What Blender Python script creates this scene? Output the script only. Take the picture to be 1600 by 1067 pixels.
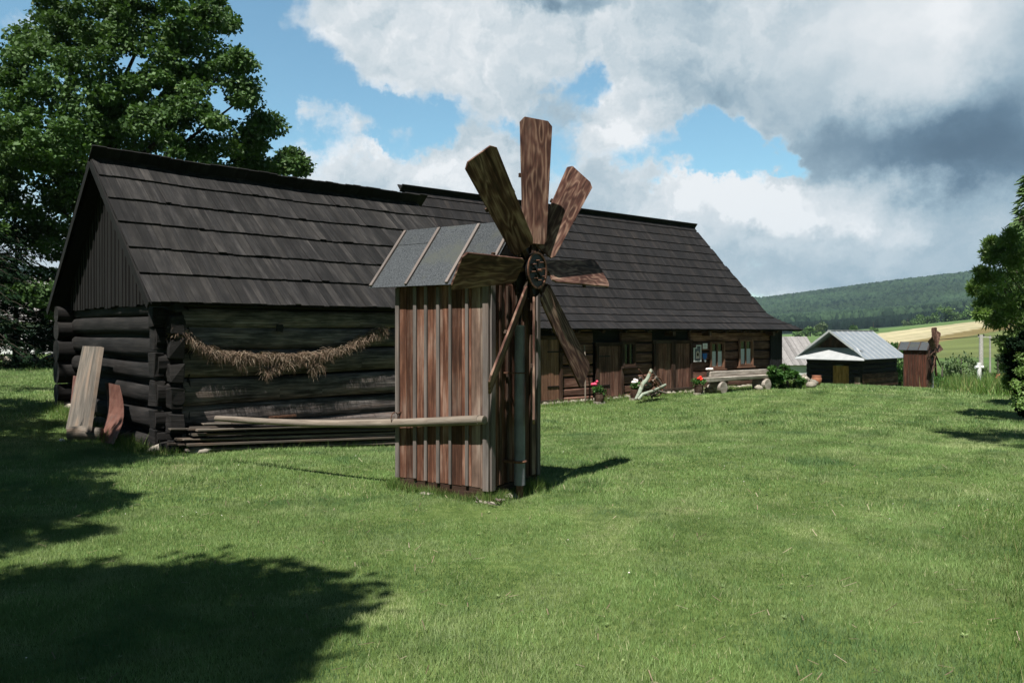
import bpy, bmesh, math, random
import numpy as np
from mathutils import Vector, Matrix
R = math.radians
rnd = random.Random(7)
nr = np.random.RandomState(11)
for o in list(bpy.data.objects): bpy.data.objects.remove(o)
SC = bpy.context.scene
COL = SC.collection

# ------------------------------------------------------------------ camera, sky, sun, exposure
F = 1225.0; CX = 800.0; HY = 520.0; CH = 1.65
cd = bpy.data.cameras.new('camera'); cam = bpy.data.objects.new('camera', cd); COL.objects.link(cam)
cam.location = (0, 0, CH); cam.rotation_euler = (R(90), 0, 0)
cd.sensor_width = 36; cd.lens = F / 1600 * 36; cd.shift_y = -13.5 / 1600
cd.clip_start = 0.05; cd.clip_end = 12000
SC.camera = cam
SUN_AZ = -112.0; SUN_EL = 62.0            # azimuth measured from +X, direction towards the sun
SH = np.array([-math.cos(R(SUN_AZ)), -math.sin(R(SUN_AZ))]) / math.tan(R(SUN_EL))   # ground shift per metre of height
sl = bpy.data.lights.new('sun', 'SUN'); so = bpy.data.objects.new('sun', sl); COL.objects.link(so)
sl.energy = 5.0; sl.angle = R(0.6); sl.color = (1.0, 0.95, 0.87)
sd = Vector((math.cos(R(SUN_AZ)) * math.cos(R(SUN_EL)), math.sin(R(SUN_AZ)) * math.cos(R(SUN_EL)), math.sin(R(SUN_EL))))
so.rotation_euler = sd.to_track_quat('Z', 'Y').to_euler()
so.location = (-6, -12, 30)
SC.view_settings.view_transform = 'Standard'; SC.view_settings.look = 'None'
SC.view_settings.gamma = 1; SC.view_settings.exposure = 0.80
SC.view_settings.use_curve_mapping = False
SC.render.engine = 'CYCLES'

class NT:
    """small helper for node trees"""
    def __init__(s, nt): s.nt = nt; s.n = nt.nodes; s.l = nt.links
    def new(s, t, **k):
        n = s.n.new(t)
        for a, b in k.items(): setattr(n, a, b)
        return n
    def put(s, sock, v):
        if hasattr(v, 'links') or isinstance(v, bpy.types.NodeSocket): s.l.new(v, sock)
        else:
            if isinstance(v, (tuple, list)) and len(v) == 3 and sock.type == 'RGBA': v = (*v, 1)
            sock.default_value = v
    def math(s, op, a, b=None, c=None, clamp=False):
        n = s.new('ShaderNodeMath', operation=op, use_clamp=clamp)
        s.put(n.inputs[0], a)
        if b is not None: s.put(n.inputs[1], b)
        if c is not None: s.put(n.inputs[2], c)
        return n.outputs[0]
    def vmath(s, op, a, b=None, out=0):
        n = s.new('ShaderNodeVectorMath', operation=op)
        s.put(n.inputs[0], a)
        if b is not None: s.put(n.inputs[1], b)
        return n.outputs['Value'] if op in ('LENGTH', 'DOT_PRODUCT') else n.outputs[0]
    def noise(s, vec, scale, detail=4, rough=.55, dist=0, out='Fac', dims='3D'):
        n = s.new('ShaderNodeTexNoise', noise_dimensions=dims)
        s.put(n.inputs['Vector'], vec); n.inputs['Scale'].default_value = scale
        n.inputs['Detail'].default_value = detail; n.inputs['Roughness'].default_value = rough
        n.inputs['Distortion'].default_value = dist
        return n.outputs[out]
    def mix(s, f, a, b, mode='MIX'):
        n = s.new('ShaderNodeMix', data_type='RGBA', blend_type=mode)
        s.put(n.inputs['Factor'], f); s.put(n.inputs['A'], a); s.put(n.inputs['B'], b)
        return n.outputs['Result']
    def ramp(s, f, stops, interp='LINEAR'):
        n = s.new('ShaderNodeValToRGB'); cr = n.color_ramp; cr.interpolation = interp
        while len(cr.elements) < len(stops): cr.elements.new(.5)
        for e, (p, c) in zip(cr.elements, stops):
            e.position = p; e.color = (*c, 1) if len(c) == 3 else c
        s.put(n.inputs[0], f); return n.outputs[0]
    def mapr(s, v, a, b, c=0., d=1., smooth=True):
        n = s.new('ShaderNodeMapRange', interpolation_type='SMOOTHSTEP' if smooth else 'LINEAR')
        s.put(n.inputs[0], v)
        for i, x in enumerate((a, b, c, d)): s.put(n.inputs[i + 1], x)
        return n.outputs[0]

# ---- world: Nishita sky with procedural cumulus and one dark shower cloud
wd = bpy.data.worlds.new('World'); SC.world = wd; wd.use_nodes = True
wd.node_tree.nodes.clear(); W = NT(wd.node_tree)
SKY_STR = 0.095
sky = W.new('ShaderNodeTexSky', sky_type='NISHITA'); sky.sun_disc = False
sky.sun_elevation = R(SUN_EL); sky.sun_rotation = R(90 - SUN_AZ); sky.air_density = 1.0; sky.dust_density = .6; sky.ozone_density = 2.0
tc = W.new('ShaderNodeTexCoord')
sep = W.new('ShaderNodeSeparateXYZ'); W.l.new(tc.outputs['Generated'], sep.inputs[0])
az = W.math('ARCTAN2', sep.outputs[0], sep.outputs[1])
el = W.math('ARCSINE', sep.outputs[2])
comb = W.new('ShaderNodeCombineXYZ'); W.l.new(az, comb.inputs[0]); W.l.new(el, comb.inputs[1])
P0 = comb.outputs[0]
def skyuv(px, py):
    t = (px - CX) / F
    return math.atan(t), math.atan((HY - py) / (F * math.sqrt(1 + t * t)))
# warp coordinates so that blob outlines turn into cloud outlines
nw = W.noise(P0, 5.5, 9, .66, 0, 'Color')
nw = W.vmath('SUBTRACT', nw, (.5, .5, .5))
nws = W.vmath('MULTIPLY', nw, (.25, .19, 0))
P1 = W.vmath('ADD', P0, nws)
def blob(P, px, py, rx, ry, amp, inner=0.):
    u, v = skyuv(px, py)
    d = W.vmath('SUBTRACT', P, (u, v, 0)); d = W.vmath('MULTIPLY', d, (F / rx, F / ry, 0))
    return W.mapr(W.vmath('LENGTH', d), inner, 1., amp, 0.)
def blobs(P, lst, base):
    acc = None
    for b in lst: acc = W.math('ADD', acc if acc is not None else base, blob(P, *b))
    return acc
cover = blobs(P1, [
    (690, 30, 330, 150, .75, .35), (930, 50, 300, 150, .6, .3), (800, 190, 190, 130, .5, .2), (515, 210, 75, 60, .44, .1), (475, 185, 50, 50, .3), (690, 290, 190, 65, .62, .35), (540, 270, 120, 45, .42, .2), (620, 215, 60, 40, .3), (760, 240, 90, 70, .5), (600, 330, 300, 60, .5, .4), (300, 400, 500, 70, .5, .4), (-100, 300, 300, 160, .4),
    (985, 230, 115, 120, .65, .35), (960, 330, 260, 80, .6, .2), (1060, 365, 300, 75, .7, .4), (1270, 330, 330, 85, .65, .4),
    (1250, 60, 360, 160, .75, .4), (1480, 130, 320, 190, .9, .5), (1400, 230, 230, 80, .6, .4), (1420, 420, 420, 90, .7, .5),
    (120, 50, 110, 45, .2), (20, 30, 60, 40, .25), (1130, 100, 220, 100, .45, .2), (1560, 300, 300, 160, .5, .4), (430, 120, 60, 30, .12),
    (918, 118, 85, 62, -.62, .0), (860, 130, 40, 60, -.3), (640, 190, 120, 34, -.42), (560, 235, 50, 22, -.2), (1090, 240, 150, 85, -.80, .05), (1175, 215, 80, 40, -.3), (1235, 250, 110, 24, -.6, .2), (450, 120, 120, 90, -.30),
    (560, 160, 90, 30, -.35), (800, 200, 90, 32, -.4), (1040, 300, 70, 26, -.35)], .15)
n1 = W.noise(P0, 8, 10, .64, .1)
cov = W.math('ADD', cover, W.math('MULTIPLY', W.math('SUBTRACT', n1, .5), 1.7))
alpha = W.mapr(cov, .30, .74)
Poff = W.vmath('ADD', P1, (-.016, .020, 0))
relief = W.math('MULTIPLY', W.math('SUBTRACT', W.noise(P1, 9, 7, .58, .1), W.noise(Poff, 9, 7, .58, .1)), 1.0)
soft = blobs(P0, [(1440, 90, 330, 190, .75, .3), (1500, 250, 330, 110, .85, .3), (1350, 430, 400, 60, .5, .2)], 0.)     # smooth rain-cloud parts
relief = W.math('MULTIPLY', relief, W.math('SUBTRACT', 1., soft, clamp=True))
bright = blobs(P1, [
    (690, 60, 300, 110, .18), (1440, 55, 160, 150, .25, .0), (960, 200, 80, 110, .22), (1270, 320, 280, 55, .30, .3), (1150, 310, 120, 50, .12), (1120, 330, 140, 60, .18),
    (690, 290, 150, 60, .30), (520, 250, 130, 60, .12), (1180, 290, 160, 40, .16), (1400, 170, 110, 70, .12), (480, 200, 90, 60, .06), (1300, 40, 120, 60, .08),
    (870, 200, 90, 130, -.13), (1120, 150, 260, 80, -.16), (1480, 245, 360, 120, -.36, .0), (1520, 265, 240, 70, -.18, .0), (1420, 160, 300, 120, -.08), (1560, 235, 260, 120, -.17, .0), (1290, 215, 130, 50, -.2),
    (870, -8, 190, 30, -.34), (1330, 435, 420, 45, -.20), (1570, 120, 120, 110, -.14), (1550, 380, 200, 60, -.20),
    (960, 340, 160, 60, -.06)], .73)
edge = W.mapr(cov, .42, .95, .14, 0.)
br = W.math('ADD', W.math('ADD', bright, relief), edge, clamp=True)
ccol = W.ramp(br, [(0., (.05, .10, .165)), (.22, (.11, .19, .275)), (.5, (.31, .43, .52)), (.72, (.55, .64, .70)), (.93, (.80, .84, .87)), (1., (.93, .95, .97))])
# unseen sky behind and overhead is dimmed below to cut fill light
CK = 0.56 / SKY_STR
cc = W.vmath('SCALE', ccol); cc.node.inputs['Scale'].default_value = CK
skyt = W.mix(1.0, sky.outputs[0], (.80, 1.05, .96), 'MULTIPLY')
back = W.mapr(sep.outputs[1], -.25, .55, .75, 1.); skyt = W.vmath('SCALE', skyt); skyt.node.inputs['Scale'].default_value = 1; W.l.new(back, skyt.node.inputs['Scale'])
final = W.mix(alpha, skyt, cc)
fill_dim = W.math('MULTIPLY', W.mapr(sep.outputs[1], -.1, .6, .32, 1.), W.mapr(sep.outputs[2], .45, .85, 1., .5)); final = W.vmath('SCALE', final); W.l.new(fill_dim, final.node.inputs['Scale'])  # made-up dimming: whole sky darker behind camera and overhead, for deeper shade
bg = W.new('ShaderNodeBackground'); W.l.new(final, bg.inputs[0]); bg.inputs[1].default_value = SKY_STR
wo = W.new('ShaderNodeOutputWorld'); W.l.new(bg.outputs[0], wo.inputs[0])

# ------------------------------------------------------------------ helpers
def tag(o, label=None, cat=None, group=None, kind=None):
    if label: o['label'] = label
    if cat: o['category'] = cat
    if group: o['group'] = group
    if kind: o['kind'] = kind
    return o
def thing(name, label, cat, loc=(0, 0, 0), rotz=0, group=None):
    o = bpy.data.objects.new(name, None); COL.objects.link(o)
    o.location = loc; o.rotation_euler = (0, 0, rotz); o.empty_display_size = .2
    bpy.context.view_layer.update()
    return tag(o, label, cat, group)
def kids(o): return [c for c in bpy.data.objects if c.parent == o]
def copy_tree(o, parent=None):
    c = o.copy(); COL.objects.link(c); c.parent = parent
    for ch in kids(o): copy_tree(ch, c)
    return c
def nrm(v): return Vector(v).normalized()
class MB:
    def __init__(s): s.v = []; s.f = []; s.uv = []; s.t = []; s.m = []
    def face(s, idx, uvs, tone, mi=0):
        s.f.append(idx); s.uv.extend(uvs); s.t.append(tone); s.m.append(mi)
    def box(s, c, X, Y, Z, size, tone=None, mi=0, taper=0, jit=0):
        """X is the grain direction; c the centre; size full lengths"""
        c = Vector(c); X = nrm(X); Y = nrm(Y); Z = nrm(Z); a, b, d = [q / 2 for q in size]
        if tone is None: tone = (rnd.random(), rnd.random())
        uo = rnd.random() * 40; vo = rnd.random() * 40
        i = len(s.v)
        for sx in (-1, 1):
            for sy in (-1, 1):
                for sz in (-1, 1):
                    k = 1 - taper * (sx > 0)
                    j = Vector((rnd.uniform(-jit, jit), rnd.uniform(-jit, jit), rnd.uniform(-jit, jit))) if jit else Vector((0, 0, 0))
                    s.v.append(c + X * (sx * a) + Y * (sy * b * k) + Z * (sz * d) + j)
        def q(ids, fn): s.face([i + k for k in ids], [fn(k) for k in ids], tone, mi)
        sg = lambda k: ((k >> 2) * 2 - 1, ((k >> 1) & 1) * 2 - 1, (k & 1) * 2 - 1)
        fz = lambda k: (uo + sg(k)[0] * a, vo + sg(k)[1] * b)
        fy = lambda k: (uo + sg(k)[0] * a, vo + 3 + sg(k)[2] * d)
        fx = lambda k: (uo + sg(k)[1] * b * .3, vo + 6 + sg(k)[2] * d)
        q((1, 5, 7, 3), fz); q((0, 2, 6, 4), fz); q((0, 4, 5, 1), fy); q((2, 3, 7, 6), fy); q((0, 1, 3, 2), fx); q((4, 6, 7, 5), fx)
    def beam(s, p, q, w, h, up=(0, 0, 1), tone=None, mi=0):
        p = Vector(p); q = Vector(q); X = (q - p); L = X.length; X.normalize()
        Y = Vector(up).cross(X)
        if Y.length < 1e-4: Y = Vector((1, 0, 0)).cross(X)
        Y.normalize(); Z = X.cross(Y)
        s.box((p + q) / 2, X, Y, Z, (L, w, h), tone, mi)
    def prism(s, pts, O, U, V, N, th, grain='U', tone=None, mi=0):
        """polygon in plane (U,V), thick th along N (centred)"""
        O = Vector(O); U = nrm(U); V = nrm(V); N = nrm(N)
        if tone is None: tone = (rnd.random(), rnd.random())
        uo = rnd.random() * 40; vo = rnd.random() * 40; i = len(s.v); n = len(pts)
        for sg in (-1, 1):
            for (a, b) in pts: s.v.append(O + U * a + V * b + N * (sg * th / 2))
        m = (lambda a, b: (uo + a, vo + b)) if grain == 'U' else (lambda a, b: (uo + b, vo + a))
        s.face([i + n + k for k in range(n)], [m(*p) for p in pts], tone, mi)
        s.face([i + k for k in reversed(range(n))], [m(*p) for p in reversed(pts)], tone, mi)
        for k in range(n):
            l = (k + 1) % n; a = m(*pts[k]); b = m(*pts[l])
            s.face([i + k, i + l, i + n + l, i + n + k], [a, b, (b[0], b[1] + th), (a[0], a[1] + th)], tone, mi)
    def tube(s, pts, rad, n=10, tone=None, mi=0, wob=0, caps=True, squash=1.0, sq=0, roll=0):
        pts = [Vector(p) for p in pts]
        if not hasattr(rad, '__len__'): rad = [rad] * len(pts)
        if tone is None: tone = (rnd.random(), rnd.random())
        uo = rnd.random() * 40; vo = rnd.random() * 40; L = 0; rings = []
        d0 = (pts[1] - pts[0]).normalized(); up = Vector((0, 0, 1)) if abs(d0.z) < .9 else Vector((1, 0, 0))
        side = d0.cross(up).normalized()
        w0 = [1 + rnd.uniform(-wob, wob) for _ in range(n)]
        for i, p in enumerate(pts):
            d = (pts[min(i + 1, len(pts) - 1)] - pts[max(i - 1, 0)]).normalized()
            sd_ = (side - d * side.dot(d)).normalized(); side = sd_; u2 = sd_.cross(d)
            if i: L += (p - pts[i - 1]).length
            ring = []
            for k in range(n):
                a = 2 * math.pi * k / n
                r = rad[i] * w0[k] * (1 + rnd.uniform(-wob, wob) * .5)
                if sq: r /= (abs(math.cos(a)) ** sq + abs(math.sin(a)) ** sq) ** (1 / sq) * 1.06
                a += roll
                ring.append(len(s.v)); s.v.append(p + sd_ * (math.cos(a) * r) + u2 * (math.sin(a) * r * squash))
            rings.append((ring, L))
        for (r0, l0), (r1, l1), rr in zip(rings, rings[1:], rad):
            for k in range(n):
                k2 = (k + 1) % n; c = 2 * math.pi * rr / n
                s.face([r0[k], r1[k], r1[k2], r0[k2]], [(uo + l0, vo + k * c), (uo + l1, vo + k * c), (uo + l1, vo + (k + 1) * c), (uo + l0, vo + (k + 1) * c)], tone, mi)
        if caps:
            for (rg, _), fl, rr in ((rings[0], 0, rad[0]), (rings[-1], 1, rad[-1])):
                c0 = len(s.v); s.v += [s.v[q].copy() for q in rg]; rg = list(range(c0, c0 + n))
                ids = list(reversed(rg)) if fl else rg
                s.face(ids, [(uo + .6 * math.cos(6.28 * k / n) * rr, vo + 9 + .5 * math.sin(6.28 * k / n) * rr) for k in range(n)], tone, mi)
    def quad(s, a, b, c, d, tone=None, mi=0, uv=None):
        if tone is None: tone = (rnd.random(), rnd.random())
        i = len(s.v); s.v += [Vector(p) for p in (a, b, c, d)]
        if uv is None:
            w = (s.v[i + 1] - s.v[i]).length; h = (s.v[i + 3] - s.v[i]).length; uv = [(0, 0), (w, 0), (w, h), (0, h)]
        s.face([i, i + 1, i + 2, i + 3], uv, tone, mi)
    def stone(s, c, r, sq=(1, 1, .6), tone=None, mi=0):
        """irregular rounded stone"""
        c = Vector(c); n = 8; rings = 5; i0 = len(s.v)
        if tone is None: tone = (rnd.random(), rnd.random())
        ph = [rnd.uniform(0, 6) for _ in range(4)]
        grid = []
        for a in range(rings + 1):
            th = math.pi * a / rings; row = []
            for b in range(n):
                f = 2 * math.pi * b / n
                k = 1 + .16 * math.sin(2 * f + ph[0]) + .12 * math.sin(3 * th + ph[1] + f) + rnd.uniform(-.07, .07)
                row.append(len(s.v)); s.v.append(c + Vector((math.sin(th) * math.cos(f) * sq[0], math.sin(th) * math.sin(f) * sq[1], math.cos(th) * sq[2])) * (r * k))
            grid.append(row)
        for a in range(rings):
            for b in range(n):
                b2 = (b + 1) % n
                s.face([grid[a][b], grid[a + 1][b], grid[a + 1][b2], grid[a][b2]], [(b * .1, a * .1)] * 4, tone, mi)
    def build(s, name, mat, parent=None, local=False, smooth=False, bevel=0):
        me = bpy.data.meshes.new(name)
        M = None
        if parent is not None and not local: M = parent.matrix_world.inverted()
        vs = [(M @ Vector(v)) if M else v for v in s.v]
        me.from_pydata([tuple(v) for v in vs], [], s.f)
        uvl = me.uv_layers.new(name='UVMap')
        uvl.data.foreach_set('uv', np.array(s.uv, dtype=np.float32).ravel())
        ca = me.color_attributes.new(name='tone', type='FLOAT_COLOR', domain='CORNER')
        arr = []
        for fc, t in zip(s.f, s.t): arr += [t[0], t[1], 0, 1] * len(fc)
        ca.data.foreach_set('color', np.array(arr, dtype=np.float32))
        for m in (mat if isinstance(mat, (list, tuple)) else [mat]): me.materials.append(m)
        me.polygons.foreach_set('material_index', s.m)
        if smooth: me.polygons.foreach_set('use_smooth', [True] * len(s.f))
        me.validate(); me.update()
        bm = bmesh.new(); bm.from_mesh(me); bmesh.ops.recalc_face_normals(bm, faces=bm.faces); bm.to_mesh(me); bm.free()
        o = bpy.data.objects.new(name, me); COL.objects.link(o)
        if parent is not None:
            o.parent = parent
            if parent.type == 'MESH' and not local: pass
        if bevel:
            b = o.modifiers.new('bevel', 'BEVEL'); b.width = bevel; b.segments = 1; b.limit_method = 'ANGLE'; b.angle_limit = R(40)
        return o
def fastmesh(name, V, Fc, tone, mat, parent=None, origin=None, smooth=False):
    """V (n,3), Fc (m,k) ints, tone (m,) or (m,2) per face"""
    me = bpy.data.meshes.new(name); m, k = Fc.shape
    V = np.asarray(V, dtype=np.float32)
    if origin is not None: V = V - np.array(origin, dtype=np.float32)
    me.vertices.add(len(V)); me.vertices.foreach_set('co', V.ravel())
    me.loops.add(m * k); me.loops.foreach_set('vertex_index', Fc.astype(np.int32).ravel())
    me.polygons.add(m); me.polygons.foreach_set('loop_start', np.arange(0, m * k, k, dtype=np.int32))
    me.polygons.foreach_set('loop_total', np.full(m, k, dtype=np.int32))
    if smooth: me.polygons.foreach_set('use_smooth', np.ones(m, dtype=bool))
    me.update(calc_edges=True)
    ca = me.color_attributes.new(name='tone', type='FLOAT_COLOR', domain='CORNER')
    t = np.zeros((m, 4), dtype=np.float32); t[:, 3] = 1
    tone = np.asarray(tone, dtype=np.float32)
    if tone.ndim == 1: t[:, 0] = tone; t[:, 1] = nr.rand(m)
    else: t[:, :tone.shape[1]] = tone
    ca.data.foreach_set('color', np.repeat(t, k, axis=0).ravel())
    me.materials.append(mat)
    o = bpy.data.objects.new(name, me); COL.objects.link(o)
    if origin is not None and parent is None: o.location = origin
    if parent is not None: o.parent = parent
    return o

# ---- pixel of the 1600-wide photograph -> point
def pt(px, py, d): return Vector(((px - CX) / F * d, d, CH - (py - HY) / F * d))
def ray_plane(px, py, O, N):
    r = Vector(((px - CX) / F, 1, -(py - HY) / F)); N = Vector(N); O = Vector(O); c = Vector((0, 0, CH))
    return c + r * ((O - c).dot(N) / r.dot(N))

# ------------------------------------------------------------------ terrain
CP = [(0, 0, 0), (7, 0, 0), (-8, 0, 0), (0, -15, 0), (20, -15, 0), (-20, -15, 0), (-.46, 8.4, 0), (-4.9, 10.75, 0), (-8.3, 14.3, .3), (-2.1, 13.3, -.27), (-.6, 14.8, -.32), (-2.6, 11.6, -.1), (1.5, 12.5, -.12), (-14, 12, .33), (-10, 26, .4), (-25, 35, .5),
      (1.5, 16.5, -.3), (.86, 21, -.3), (4.5, 23.7, -.26), (9, 27.5, -.22), (12, 18.6, -.25), (8.4, 15.2, -.12), (18.7, 42, -1.37), (22.9, 42.3, -1.42), (16.9, 44.5, -1.3), (22, 45, -1.45), (21, 33, -.9), (25, 38, -1.45),
      (30, 25, -.7), (14.5, 34, -.62), (5, 40, -.6), (-10, 50, .3), (40, 40, -2), (30, 52, -2.4), (45, 0, 0), (-45, 0, .4), (22, 55, -2.6), (10, 12, -.05)]
CPa = np.array(CP)
def _phi(r): return np.sqrt(r * r + 9.0)
_A = _phi(np.linalg.norm(CPa[:, None, :2] - CPa[None, :, :2], axis=2))
_n = len(CPa); _M = np.zeros((_n + 3, _n + 3)); _M[:_n, :_n] = _A; _M[:_n, _n] = 1; _M[:_n, _n + 1:] = CPa[:, :2]; _M[_n, :_n] = 1; _M[_n + 1:, :_n] = CPa[:, :2].T
_w = np.linalg.solve(_M, np.concatenate([CPa[:, 2], np.zeros(3)]))
FPX = np.array([-1200, 0, 800, 1200, 1300, 1400, 1500, 1600, 2400.])
FR = np.array([60, 90, 140, 200, 300, 450, 600, 900, 1400, 2200, 3200.])
FY = np.array([
    [560, 560, 572, 583, 586, 586, 586, 585, 580], [552, 552, 562, 574, 575, 576, 576, 574, 565], [545, 545, 553, 562, 562, 562, 561, 560, 550],
    [538, 538, 546, 553, 552, 550, 548, 545, 538], [530, 530, 540, 545, 541, 535, 527, 520, 500], [524, 524, 533, 530, 524, 516, 505, 497, 470],
    [518, 518, 528, 524, 519, 511, 501, 493, 462], [505, 505, 522, 520, 515, 508, 498, 488, 450], [480, 480, 512, 508, 502, 496, 488, 478, 430],
    [420, 420, 485, 473, 460, 447, 436, 425, 400], [432, 432, 492, 482, 470, 457, 446, 436, 410]])
def gz(x, y):
    x = np.atleast_1d(np.asarray(x, float)); y = np.atleast_1d(np.asarray(y, float))
    xc = np.clip(x, -70, 70); yc = np.clip(y, -40, 75)
    d = np.sqrt((xc[:, None] - CPa[None, :, 0]) ** 2 + (yc[:, None] - CPa[None, :, 1]) ** 2)
    near = _phi(d) @ _w[:_n] + _w[_n] + xc * _w[_n + 1] + yc * _w[_n + 2]
    near = np.clip(near, -3.2, 1.2)
    r = np.sqrt(x * x + y * y) + 1e-6
    cosz = np.clip(y / r, .55, 1); px = np.where(y > 0, CX + F * x / np.maximum(y, .4 * np.abs(x) + 1e-3), np.where(x < 0, -1200, 2400)); px = np.clip(px, -1200, 2400)
    lr = np.interp(np.log(np.clip(r, 60, 3200)), np.log(FR), np.arange(len(FR)))
    i0 = np.clip(lr.astype(int), 0, len(FR) - 2); f = lr - i0; f = f * f * (3 - 2 * f) * .5 + f * .5
    cols = np.interp(px, FPX, np.arange(len(FPX))); c0 = np.clip(cols.astype(int), 0, len(FPX) - 2); g = cols - c0
    yy = (FY[i0, c0] * (1 - g) + FY[i0, c0 + 1] * g) * (1 - f) + (FY[i0 + 1, c0] * (1 - g) + FY[i0 + 1, c0 + 1] * g) * f
    far = CH - (yy - HY) / F * r * cosz
    t = np.clip((r - 50) / 35, 0, 1); t = t * t * (3 - 2 * t)
    return near * (1 - t) + far * t
def gz1(x, y): return float(gz(x, y)[0])
def on_ground(px, py):
    """first point of the ground seen at a pixel"""
    lo = 1.5
    ds = np.concatenate([np.arange(1.5, 60, .05), np.arange(60, 3000, 2.)])
    xs = (px - CX) / F * ds; zs = CH - (py - HY) / F * ds; g = gz(xs, ds)
    k = np.argmax(g > zs) if (g > zs).any() else len(ds) - 1
    return Vector((xs[k], ds[k], g[k]))

# ------------------------------------------------------------------ materials
def mat(name):
    m = bpy.data.materials.new(name); m.use_nodes = True; m.node_tree.nodes.clear()
    t = NT(m.node_tree); out = t.new('ShaderNodeOutputMaterial'); b = t.new('ShaderNodeBsdfPrincipled')
    t.l.new(b.outputs[0], out.inputs[0]); b.inputs['Roughness'].default_value = .85
    b.inputs['Specular IOR Level'].default_value = .25
    return m, t, b, out
def wood(name, dark, mid, light, us=1.2, vs=30, tonek=.6, bump=.35, rings=0, dirt=.3, grey=None, greyk=0, rough=.85, spec=.25):
    m, t, b, out = mat(name)
    b.inputs['Roughness'].default_value = rough; b.inputs['Specular IOR Level'].default_value = spec
    uv = t.new('ShaderNodeUVMap', uv_map='UVMap').outputs[0]
    at = t.new('ShaderNodeVertexColor', layer_name='tone').outputs[0]
    sp = t.new('ShaderNodeSeparateColor'); t.l.new(at, sp.inputs[0]); T0 = sp.outputs[0]; T1 = sp.outputs[1]
    st = t.vmath('MULTIPLY', uv, (us, vs, 1))
    g1 = t.noise(st, 1.0, 6, .65, .6)
    st2 = t.vmath('MULTIPLY', uv, (us * 2.5, vs * 3.2, 1))
    g2 = t.noise(st2, 1.0, 3, .6)
    g = t.math('ADD', t.math('MULTIPLY', g1, .7), t.math('MULTIPLY', g2, .3))
    if rings:
        big = t.vmath('MULTIPLY', uv, (1.5, 5.5, 1))
        wn = t.noise(big, 1.0, 2, .5, 0)
        # contour lines of a smooth field read as cathedral grain
        w = t.math('FRACT', t.math('MULTIPLY', t.math('ADD', wn, t.math('MULTIPLY', g1, .03)), rings))
        w = t.math('ABSOLUTE', t.math('SUBTRACT', t.math('MULTIPLY', w, 2), 1))
        g = t.math('ADD', t.math('MULTIPLY', g, .78), t.math('MULTIPLY', w, .22))
    col = t.ramp(g, [(.30, dark), (.5, mid), (.72, light)])
    patch = t.noise(t.vmath('MULTIPLY', uv, (1.1, 3.5, 1)), 1.3, 4, .6)
    if grey is not None:
        gf = t.math('ADD', t.mapr(patch, .45, .7, 0, greyk), t.mapr(T1, .62, .95, 0, greyk), clamp=True)
        col = t.mix(gf, col, t.mix(1., t.mapr(g, .3, .7, .55, 1.25), grey, 'MULTIPLY') if False else t.ramp(g, [(.3, tuple(c * .6 for c in grey)), (.7, tuple(min(1, c * 1.25) for c in grey))]))
    tk = t.mapr(T0, 0, 1, 1 - tonek, 1 + tonek, False)
    tk = t.math('MULTIPLY', tk, t.mapr(patch, .3, .7, 1 - dirt, 1 + dirt))
    cn = t.new('ShaderNodeCombineColor')
    for i in range(3): t.l.new(tk, cn.inputs[i])
    col = t.mix(1., col, cn.outputs[0], 'MULTIPLY')
    t.l.new(col, b.inputs['Base Color'])
    bp = t.new('ShaderNodeBump'); bp.inputs['Strength'].default_value = bump; bp.inputs['Distance'].default_value = .012
    t.l.new(g, bp.inputs['Height']); t.l.new(bp.outputs[0], b.inputs['Normal'])
    return m
def rough_mat(name, c1, c2, scale=8, detail=6, bump=.3, rough=.85, metal=0, dist=.02, tonek=.25, spec=.3, c3=None, s3=1.5):
    m, t, b, out = mat(name)
    b.inputs['Roughness'].default_value = rough; b.inputs['Metallic'].default_value = metal; b.inputs['Specular IOR Level'].default_value = spec
    gm = t.new('ShaderNodeTexCoord').outputs['Object']
    n = t.noise(gm, scale, detail, .6)
    col = t.ramp(n, [(.3, c1), (.7, c2)])
    if c3: col = t.mix(t.mapr(t.noise(gm, s3, 4, .6), .5, .68), col, c3)
    at = t.new('ShaderNodeVertexColor', layer_name='tone').outputs[0]
    sp = t.new('ShaderNodeSeparateColor'); t.l.new(at, sp.inputs[0])
    tk = t.mapr(sp.outputs[0], 0, 1, 1 - tonek, 1 + tonek, False)
    cn = t.new('ShaderNodeCombineColor')
    for i in range(3): t.l.new(tk, cn.inputs[i])
    col = t.mix(1., col, cn.outputs[0], 'MULTIPLY')
    t.l.new(col, b.inputs['Base Color'])
    bp = t.new('ShaderNodeBump'); bp.inputs['Strength'].default_value = bump; bp.inputs['Distance'].default_value = dist
    t.l.new(n, bp.inputs['Height']); t.l.new(bp.outputs[0], b.inputs['Normal'])
    return m
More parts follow.
